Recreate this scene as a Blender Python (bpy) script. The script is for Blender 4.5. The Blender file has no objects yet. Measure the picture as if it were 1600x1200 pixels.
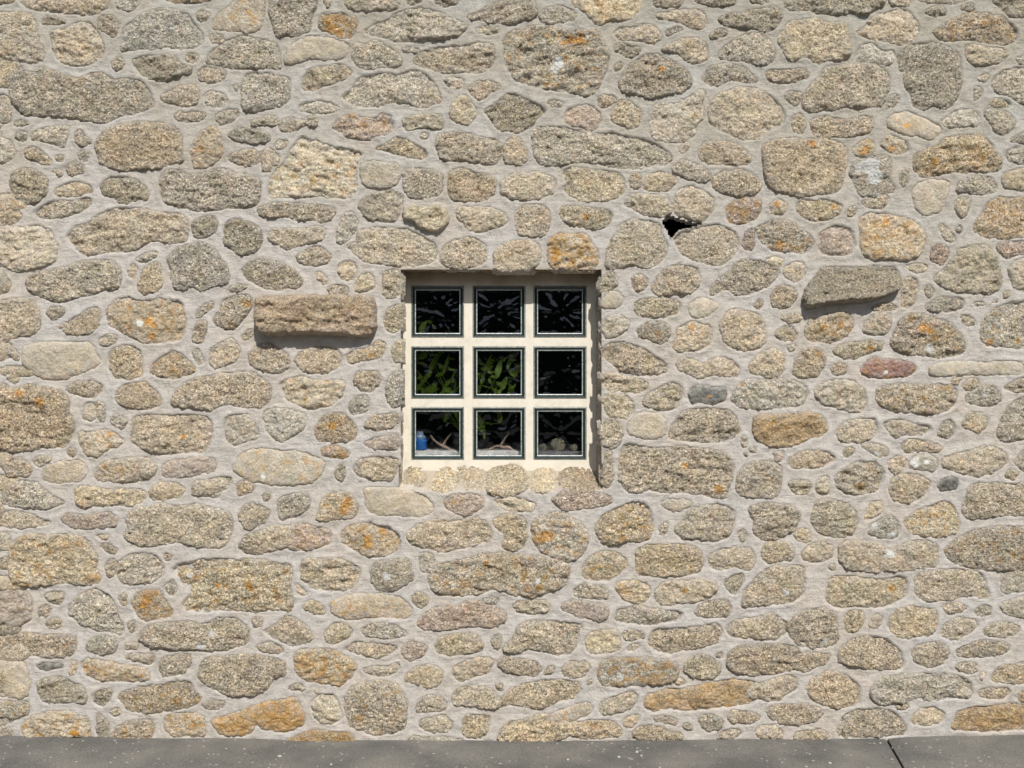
import bpy, math, random
import numpy as np
from mathutils import Vector, Matrix
R = math.radians
scene = bpy.context.scene
coll = scene.collection

# ------------------------------------------------------------------ camera
D = 3.66            # camera to wall face, metres
F = 1600.0          # focal length in photo pixels (photo is 1600 wide)
GZ = -1.262         # pavement height (camera height is z = 0)
cam_d = bpy.data.cameras.new('camera'); cam = bpy.data.objects.new('camera', cam_d); coll.objects.link(cam)
cam.location = (0, -D, 0); cam.rotation_euler = (R(90), 0, 0)
cam_d.sensor_width = 36.0; cam_d.lens = 36.0; cam_d.clip_start = 0.05; cam_d.clip_end = 200
scene.camera = cam
# ------------------------------------------------------------------ sky, sun, exposure
SUN = Vector((0.21, -1.0, 0.98)).normalized()      # towards the sun
elev = math.asin(SUN.z); azim = math.atan2(SUN.x, SUN.y)
world = bpy.data.worlds.new('World'); scene.world = world; world.use_nodes = True
wn = world.node_tree.nodes; wl = world.node_tree.links
bg = wn['Background']; sky = wn.new('ShaderNodeTexSky'); sky.sky_type = 'NISHITA'; sky.sun_disc = False
sky.sun_elevation = elev; sky.sun_rotation = azim; sky.air_density = 1.0; sky.dust_density = 1.5
wl.new(sky.outputs[0], bg.inputs[0]); bg.inputs[1].default_value = 0.085
sun_d = bpy.data.lights.new('sun', 'SUN'); sun_d.energy = 4.7; sun_d.angle = R(0.5); sun_d.color = (1.0, 0.965, 0.905)
sun = bpy.data.objects.new('sun', sun_d); coll.objects.link(sun); sun.location = (2, -8, 6)
sun.rotation_euler = SUN.to_track_quat('Z', 'Y').to_euler()
scene.view_settings.view_transform = 'Standard'; scene.view_settings.look = 'None'
scene.view_settings.exposure = 0.0; scene.view_settings.gamma = 1.0
scene.view_settings.use_curve_mapping = False

# ------------------------------------------------------------------ helpers
rng = np.random.default_rng(7)
_T = rng.random((256, 256))
def vnoise(x, y, s, off=0.0):
    """smooth value noise, cell size s metres, range -1..1"""
    u = x / s + 37.3 + off * 17.7; v = y / s + 91.7 + off * 5.3
    i = np.floor(u).astype(int); j = np.floor(v).astype(int)
    fu = u - i; fv = v - j
    fu = fu * fu * (3 - 2 * fu); fv = fv * fv * (3 - 2 * fv)
    a = _T[i % 256, j % 256]; b = _T[(i + 1) % 256, j % 256]; c = _T[i % 256, (j + 1) % 256]; d = _T[(i + 1) % 256, (j + 1) % 256]
    return ((a * (1 - fu) + b * fu) * (1 - fv) + (c * (1 - fu) + d * fu) * fv) * 2 - 1
def px(x, y):       # photo pixel on the wall face -> X, Z
    return (x - 800.0) / F * D, (600.0 - y) / F * D
def at(x, y, Y):    # photo pixel at world depth Y -> point
    k = (Y + D) / F
    return Vector(((x - 800.0) * k, Y, (600.0 - y) * k))

def mesh_np(name, V, Fc, mat, smooth=True, attrs=None):
    me = bpy.data.meshes.new(name)
    V = np.asarray(V, dtype=np.float32); Fc = np.asarray(Fc, dtype=np.int32)
    n = Fc.shape[1]
    me.vertices.add(len(V)); me.vertices.foreach_set('co', V.ravel())
    me.loops.add(Fc.size); me.loops.foreach_set('vertex_index', Fc.ravel())
    me.polygons.add(len(Fc)); me.polygons.foreach_set('loop_start', np.arange(0, Fc.size, n, dtype=np.int32))
    me.update(calc_edges=True)
    me.polygons.foreach_set('use_smooth', np.full(len(Fc), smooth))
    if attrs:
        for k, a in attrs.items():
            at_ = me.attributes.new(k, 'FLOAT_COLOR', 'POINT'); at_.data.foreach_set('color', np.asarray(a, dtype=np.float32).ravel())
    me.materials.append(mat)
    return me
def link(name, me, parent=None, loc=(0, 0, 0)):
    o = bpy.data.objects.new(name, me); coll.objects.link(o); o.location = loc
    if parent is not None: o.parent = parent
    return o
def tag(o, label=None, cat=None, group=None, kind=None):
    for k, v in (('label', label), ('category', cat), ('group', group), ('kind', kind)):
        if v: o[k] = v
    return o

class MB:           # plain polygon collector
    def __init__(s): s.v = []; s.f = []; s.m = []
    def face(s, pts, m=0):
        b = len(s.v); s.v += [tuple(p) for p in pts]; s.f.append(tuple(range(b, b + len(pts)))); s.m.append(m)
    def box(s, x0, x1, y0, y1, z0, z1, m=0):
        P = [(x, y, z) for x in (x0, x1) for y in (y0, y1) for z in (z0, z1)]
        for q in ((0, 1, 3, 2), (4, 6, 7, 5), (0, 4, 5, 1), (2, 3, 7, 6), (0, 2, 6, 4), (1, 5, 7, 3)):
            s.face([P[i] for i in q], m)
    def build(s, name, mats, parent=None, loc=(0, 0, 0), bevel=0, smooth=False):
        import bmesh
        me = bpy.data.meshes.new(name); me.from_pydata(s.v, [], s.f)
        for m in mats: me.materials.append(m)
        for p, m in zip(me.polygons, s.m): p.material_index = m; p.use_smooth = smooth
        bm = bmesh.new(); bm.from_mesh(me); bmesh.ops.remove_doubles(bm, verts=bm.verts, dist=1e-5)
        if bevel: bmesh.ops.bevel(bm, geom=list(bm.edges), offset=bevel, segments=2, affect='EDGES')
        bmesh.ops.recalc_face_normals(bm, faces=bm.faces)
        bm.to_mesh(me); bm.free()
        return link(name, me, parent, loc)

# ------------------------------------------------------------------ node helpers
def new_mat(name):
    m = bpy.data.materials.new(name); m.use_nodes = True
    nt = m.node_tree; b = nt.nodes['Principled BSDF']; return m, nt, b
def nd(nt, typ, **kw):
    n = nt.nodes.new(typ)
    for k, v in kw.items():
        if k.startswith('i_'):
            n.inputs[k[2:].replace('_', ' ')].default_value = v
        else: setattr(n, k, v)
    return n
def tex(nt, kind, scale, detail=3, vec=None, rough=0.6):
    if kind == 'noise':
        n = nd(nt, 'ShaderNodeTexNoise'); n.inputs['Scale'].default_value = scale; n.inputs['Detail'].default_value = detail
        n.inputs['Roughness'].default_value = rough; out = n.outputs['Fac']
    else:
        n = nd(nt, 'ShaderNodeTexVoronoi'); n.inputs['Scale'].default_value = scale; out = n.outputs['Color']
    if vec is None:
        g = nd(nt, 'ShaderNodeNewGeometry'); vec = g.outputs['Position']
    nt.links.new(vec, n.inputs['Vector'])
    return out, n
def ramp(nt, fac, stops):
    r = nd(nt, 'ShaderNodeValToRGB'); e = r.color_ramp.elements
    while len(e) < len(stops): e.new(0.5)
    for el, (p, c) in zip(e, stops):
        el.position = p; el.color = (c, c, c, 1) if not isinstance(c, tuple) else (*c, 1)
    nt.links.new(fac, r.inputs[0]); return r.outputs[0]
def mixc(nt, fac, a, b, mode='MIX'):
    m = nd(nt, 'ShaderNodeMix', data_type='RGBA', blend_type=mode)
    for sock, v in ((m.inputs[0], fac), (m.inputs[6], a), (m.inputs[7], b)):
        if isinstance(v, (int, float)): sock.default_value = v
        elif isinstance(v, tuple): sock.default_value = (*v, 1)
        else: nt.links.new(v, sock)
    return m.outputs[2]
def math_(nt, op, a, b=0.0, clamp=False):
    m = nd(nt, 'ShaderNodeMath', operation=op, use_clamp=clamp)
    for sock, v in ((m.inputs[0], a), (m.inputs[1], b)):
        if isinstance(v, (int, float)): sock.default_value = v
        else: nt.links.new(v, sock)
    return m.outputs[0]
def bump(nt, b, h, strength, dist):
    n = nd(nt, 'ShaderNodeBump'); n.inputs['Strength'].default_value = strength; n.inputs['Distance'].default_value = dist
    nt.links.new(h, n.inputs['Height']); nt.links.new(n.outputs[0], b.inputs['Normal'])

# ------------------------------------------------------------------ materials
MORTAR = (0.495, 0.462, 0.415)
def granite():
    m, nt, b = new_mat('granite')
    t = nd(nt, 'ShaderNodeAttribute', attribute_name='tint'); s = nd(nt, 'ShaderNodeAttribute', attribute_name='surf')
    sep = nd(nt, 'ShaderNodeSeparateColor'); nt.links.new(s.outputs['Color'], sep.inputs[0])
    grain, white, edge = sep.outputs
    vc, vn = tex(nt, 'vor', 195); vs = nd(nt, 'ShaderNodeSeparateColor'); nt.links.new(vc, vs.inputs[0])
    sp = ramp(nt, vs.outputs[0], [(0.0, 0.34), (0.12, 0.58), (0.26, 0.88), (0.6, 1.05), (0.80, 1.28), (1.0, 1.75)])
    n1, _ = tex(nt, 'noise', 230, 4, rough=0.7); nb, _ = tex(nt, 'noise', 135, 4, rough=0.65)
    sp2 = ramp(nt, n1, [(0.3, 0.33), (0.43, 0.86), (0.57, 1.12), (0.72, 1.65)])
    spm = mixc(nt, 1.0, sp, sp2, 'MULTIPLY')
    spm = mixc(nt, grain, (1, 1, 1), spm)
    # warm / cool grains
    hue = mixc(nt, vs.outputs[1], (0.97, 0.99, 1.04), (1.04, 1.0, 0.94))
    col = mixc(nt, 1.0, t.outputs['Color'], spm, 'MULTIPLY')
    col = mixc(nt, 1.0, col, hue, 'MULTIPLY')
    nh, nhn = tex(nt, 'noise', 17, 4, rough=0.6)
    col = mixc(nt, 1.0, col, mixc(nt, ramp(nt, nh, [(0.36, 0.0), (0.64, 1.0)]), (0.975, 0.99, 1.03), (1.035, 1.0, 0.94)), 'MULTIPLY')
    hs_ = nd(nt, 'ShaderNodeSeparateColor'); nt.links.new(nhn.outputs['Color'], hs_.inputs[0])
    col = mixc(nt, ramp(nt, hs_.outputs[2], [(0.52, 0.0), (0.66, 1.0)]), col, mixc(nt, 1.0, col, (1.05, 0.97, 0.96), 'MULTIPLY'))
    # broad blotches of weathering
    n2, _ = tex(nt, 'noise', 22, 4)
    col = mixc(nt, 1.0, col, ramp(nt, n2, [(0.3, 0.80), (0.5, 1.04), (0.7, 1.24)]), 'MULTIPLY')
    n5, _ = tex(nt, 'noise', 13, 5, rough=0.7)
    col = mixc(nt, math_(nt, 'MULTIPLY', ramp(nt, n5, [(0.5, 0.0), (0.68, 1.0)]), 0.45), col, mixc(nt, 1.0, col, (0.80, 0.87, 0.72), 'MULTIPLY'))
    # orange lichen
    n3, _ = tex(nt, 'noise', 34, 6, rough=0.72)
    thr = math_(nt, 'MULTIPLY_ADD', t.outputs['Alpha'], -0.22); nt.nodes[-1].inputs[2].default_value = 0.70
    lic = math_(nt, 'MULTIPLY', math_(nt, 'SUBTRACT', n3, thr), 22.0, True)
    lic = math_(nt, 'MULTIPLY', lic, math_(nt, 'MULTIPLY', t.outputs['Alpha'], 2.0, True))
    lcol = mixc(nt, 1.0, mixc(nt, vs.outputs[2], (0.50, 0.24, 0.045), (0.42, 0.27, 0.09)), sp2, 'MULTIPLY')
    col = mixc(nt, math_(nt, 'MULTIPLY', lic, 0.72), col, lcol)
    # white lichen and mortar smears at the rim
    col = mixc(nt, white, col, mixc(nt, 0.5, (0.72, 0.72, 0.68), sp2, 'MULTIPLY'))
    n4, _ = tex(nt, 'noise', 45, 5, rough=0.7)
    sm = math_(nt, 'MULTIPLY', edge, ramp(nt, n4, [(0.40, 0.0), (0.58, 1.0)]))
    col = mixc(nt, math_(nt, 'MULTIPLY', sm, 0.92), col, mixc(nt, 1.0, MORTAR, ramp(nt, n1, [(0.3, 0.7), (0.5, 1.0), (0.7, 1.25)]), 'MULTIPLY'))
    nt.links.new(col, b.inputs['Base Color']); b.inputs['Roughness'].default_value = 0.85; b.inputs['Specular IOR Level'].default_value = 0.25
    h = math_(nt, 'ADD', math_(nt, 'MULTIPLY', n1, 0.5), math_(nt, 'MULTIPLY', vs.outputs[0], 0.22)); h = math_(nt, 'ADD', h, math_(nt, 'MULTIPLY', nb, 1.5)); h = math_(nt, 'MULTIPLY', h, grain)
    bump(nt, b, h, 1.0, 0.0105)
    return m
def mortar_mat():
    m, nt, b = new_mat('lime_mortar')
    n0, _ = tex(nt, 'noise', 3.0, 4); n1, _ = tex(nt, 'noise', 28, 5); n2, _ = tex(nt, 'noise', 200, 5, rough=0.8)
    col = mixc(nt, ramp(nt, n0, [(0.36, 0.0), (0.62, 1.0)]), (0.505, 0.480, 0.450), (0.510, 0.464, 0.408))
    col = mixc(nt, 1.0, col, ramp(nt, n1, [(0.25, 0.80), (0.5, 1.0), (0.75, 1.14)]), 'MULTIPLY')
    col = mixc(nt, 1.0, col, ramp(nt, n2, [(0.28, 0.50), (0.43, 0.92), (0.6, 1.06), (0.75, 1.55)]), 'MULTIPLY')
    # mortar turns darker and grey-green towards the upper courses
    g = nd(nt, 'ShaderNodeNewGeometry'); sx = nd(nt, 'ShaderNodeSeparateXYZ'); nt.links.new(g.outputs['Position'], sx.inputs[0])
    up = math_(nt, 'ADD', math_(nt, 'MULTIPLY', sx.outputs['Z'], 0.75), math_(nt, 'MULTIPLY', sx.outputs['X'], 0.10))
    up = math_(nt, 'ADD', up, math_(nt, 'MULTIPLY', math_(nt, 'SUBTRACT', n0, 0.5), 1.2))
    up = math_(nt, 'MULTIPLY', math_(nt, 'SUBTRACT', up, 0.22), 1.1, True)
    col = mixc(nt, math_(nt, 'MULTIPLY', up, 0.75), col, mixc(nt, 1.0, col, (0.70, 0.72, 0.66), 'MULTIPLY'))
    n8, _ = tex(nt, 'noise', 11, 6, rough=0.7)
    col = mixc(nt, math_(nt, 'MULTIPLY', ramp(nt, n8, [(0.52, 0.0), (0.64, 1.0)]), 0.5), col, mixc(nt, 1.0, col, (0.80, 0.79, 0.76), 'MULTIPLY'))
    n6, _ = tex(nt, 'noise', 7, 4)
    col = mixc(nt, math_(nt, 'MULTIPLY', ramp(nt, n6, [(0.55, 0.0), (0.72, 1.0)]), 0.35), col, (0.50, 0.40, 0.31))
    s = nd(nt, 'ShaderNodeAttribute', attribute_name='surf'); sep = nd(nt, 'ShaderNodeSeparateColor'); nt.links.new(s.outputs['Color'], sep.inputs[0])
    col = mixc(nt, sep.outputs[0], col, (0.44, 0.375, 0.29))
    nt.links.new(col, b.inputs['Base Color']); b.inputs['Roughness'].default_value = 0.92; b.inputs['Specular IOR Level'].default_value = 0.2
    mp = nd(nt, 'ShaderNodeMapping'); gg = nd(nt, 'ShaderNodeNewGeometry'); nt.links.new(gg.outputs['Position'], mp.inputs[0]); mp.inputs['Scale'].default_value = (0.25, 1, 1.0); mp.inputs['Rotation'].default_value = (0, 0.25, 0)
    n7, _ = tex(nt, 'noise', 95, 3, vec=mp.outputs[0])
    h = math_(nt, 'ADD', math_(nt, 'ADD', n2, math_(nt, 'MULTIPLY', n7, 0.9)), math_(nt, 'MULTIPLY', n1, 2.5)); bump(nt, b, h, 1.0, 0.0036)
    return m
def flat_mat(name, c, rough=0.6, noise=0.0, scale=40, bmp=0.0, spec=0.4):
    m, nt, b = new_mat(name); b.inputs['Roughness'].default_value = rough; b.inputs['Specular IOR Level'].default_value = spec
    if noise:
        n, _ = tex(nt, 'noise', scale, 5)
        col = mixc(nt, 1.0, c, ramp(nt, n, [(0.3, 1 - noise), (0.5, 1.0), (0.7, 1 + noise)]), 'MULTIPLY')
        nt.links.new(col, b.inputs['Base Color'])
        if bmp: bump(nt, b, n, 1.0, bmp)
    else: b.inputs['Base Color'].default_value = (*c, 1)
    return m
def pavement_mat():
    m, nt, b = new_mat('worn_concrete_paving')
    n0, _ = tex(nt, 'noise', 5, 5); n1, _ = tex(nt, 'noise', 180, 4, rough=0.75); v, _ = tex(nt, 'vor', 130)
    vs = nd(nt, 'ShaderNodeSeparateColor'); nt.links.new(v, vs.inputs[0])
    col = mixc(nt, ramp(nt, n0, [(0.35, 0.0), (0.65, 1.0)]), (0.140, 0.137, 0.128), (0.225, 0.212, 0.188))
    col = mixc(nt, 1.0, col, ramp(nt, n1, [(0.3, 0.55), (0.5, 1.0), (0.7, 1.45)]), 'MULTIPLY')
    col = mixc(nt, ramp(nt, vs.outputs[0], [(0.988, 0.0), (0.994, 1.0)]), col, (0.46, 0.43, 0.38))
    nt.links.new(col, b.inputs['Base Color']); b.inputs['Roughness'].default_value = 0.9; b.inputs['Specular IOR Level'].default_value = 0.2
    bump(nt, b, n1, 1.0, 0.004)
    return m
def pane_mat():
    m, nt, b = new_mat('rippled_glass'); nt.nodes.remove(b)
    tr = nd(nt, 'ShaderNodeBsdfTransparent'); tr.inputs[0].default_value = (0.965, 0.975, 0.97, 1)
    gl = nd(nt, 'ShaderNodeBsdfGlossy'); gl.inputs['Roughness'].default_value = 0.06; gl.inputs[0].default_value = (0.9, 0.93, 1, 1)
    fr = nd(nt, 'ShaderNodeFresnel'); fr.inputs[0].default_value = 1.55
    rf = nd(nt, 'ShaderNodeBsdfRefraction'); rf.inputs['IOR'].default_value = 1.22; rf.inputs['Roughness'].default_value = 0.02
    mt = nd(nt, 'ShaderNodeMixShader'); mt.inputs[0].default_value = 0.42; nt.links.new(tr.outputs[0], mt.inputs[1]); nt.links.new(rf.outputs[0], mt.inputs[2])
    mx = nd(nt, 'ShaderNodeMixShader'); nt.links.new(fr.outputs[0], mx.inputs[0]); nt.links.new(mt.outputs[0], mx.inputs[1]); nt.links.new(gl.outputs[0], mx.inputs[2])
    nt.links.new(mx.outputs[0], nt.nodes['Material Output'].inputs[0]); return m
def leaf_mat():
    m, nt, b = new_mat('green_leaf')
    n, _ = tex(nt, 'noise', 60, 3); col = mixc(nt, n, (0.08, 0.26, 0.015), (0.60, 0.78, 0.12))
    nt.links.new(col, b.inputs['Base Color']); b.inputs['Roughness'].default_value = 0.4
    tl = nd(nt, 'ShaderNodeBsdfTranslucent'); nt.links.new(col, tl.inputs[0])
    mx = nd(nt, 'ShaderNodeMixShader'); mx.inputs[0].default_value = 0.35
    nt.links.new(b.outputs[0], mx.inputs[1]); nt.links.new(tl.outputs[0], mx.inputs[2]); nt.links.new(mx.outputs[0], nt.nodes['Material Output'].inputs[0]); return m
M_GR = granite(); M_MO = mortar_mat(); M_PV = pavement_mat(); M_PANE = pane_mat(); M_LEAF = leaf_mat()
def frame_mat():
    m, nt, b = new_mat('cream_cement')
    n, _ = tex(nt, 'noise', 30, 5); n2, _ = tex(nt, 'noise', 9, 5)
    col = mixc(nt, 1.0, (0.68, 0.63, 0.53), ramp(nt, n, [(0.3, 0.88), (0.5, 1.0), (0.7, 1.06)]), 'MULTIPLY')
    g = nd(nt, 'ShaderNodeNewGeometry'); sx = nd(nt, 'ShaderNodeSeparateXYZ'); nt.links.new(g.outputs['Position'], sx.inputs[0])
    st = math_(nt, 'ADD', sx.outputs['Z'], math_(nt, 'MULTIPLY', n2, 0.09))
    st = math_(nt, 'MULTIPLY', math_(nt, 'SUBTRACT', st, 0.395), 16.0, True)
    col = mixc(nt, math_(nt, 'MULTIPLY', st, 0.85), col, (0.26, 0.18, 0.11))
    nt.links.new(col, b.inputs['Base Color']); b.inputs['Roughness'].default_value = 0.85; b.inputs['Specular IOR Level'].default_value = 0.2
    bump(nt, b, n, 1.0, 0.001); return m
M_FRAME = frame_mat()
M_RIM = flat_mat('dark_green_glass', (0.026, 0.038, 0.033), 0.10, spec=0.8)
M_BEAD = flat_mat('glass_edge_highlight', (0.40, 0.44, 0.42), 0.30, 0.6, 130, 0.003, 1.0)  # pale colour paints in the bright line refracted along the bevelled block edges
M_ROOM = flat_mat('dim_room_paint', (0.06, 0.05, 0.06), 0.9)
M_DARK = flat_mat('joint_soil_and_hole_shade', (0.02, 0.018, 0.015), 1.0)
M_SHELF = flat_mat('white_shelf_paint', (0.55, 0.53, 0.52), 0.5, 0.35, 60)
M_BLUE = flat_mat('blue_plastic', (0.01, 0.08, 0.27), 0.25)
M_WHITE = flat_mat('white_plastic', (0.17, 0.24, 0.36), 0.35)
M_TWIG = flat_mat('dry_wood', (0.22, 0.165, 0.13), 0.8, 0.3, 60)
M_POT = flat_mat('dark_pot', (0.03, 0.04, 0.035), 0.5)
M_SHELL = flat_mat('pale_shell', (0.62, 0.57, 0.42), 0.4, 0.35, 90, 0.006)
M_YLEAF = flat_mat('dry_yellow_leaf', (0.62, 0.33, 0.07), 0.7, 0.2, 120)
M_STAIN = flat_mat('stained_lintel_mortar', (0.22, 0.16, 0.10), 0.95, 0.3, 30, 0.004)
M_CHIP = flat_mat('pale_stone_chip', (0.50, 0.47, 0.42), 0.8, 0.2, 90)
M_HEDGE = flat_mat('dark_hedge_foliage', (0.035, 0.06, 0.02), 0.8, 0.6, 6)
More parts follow.
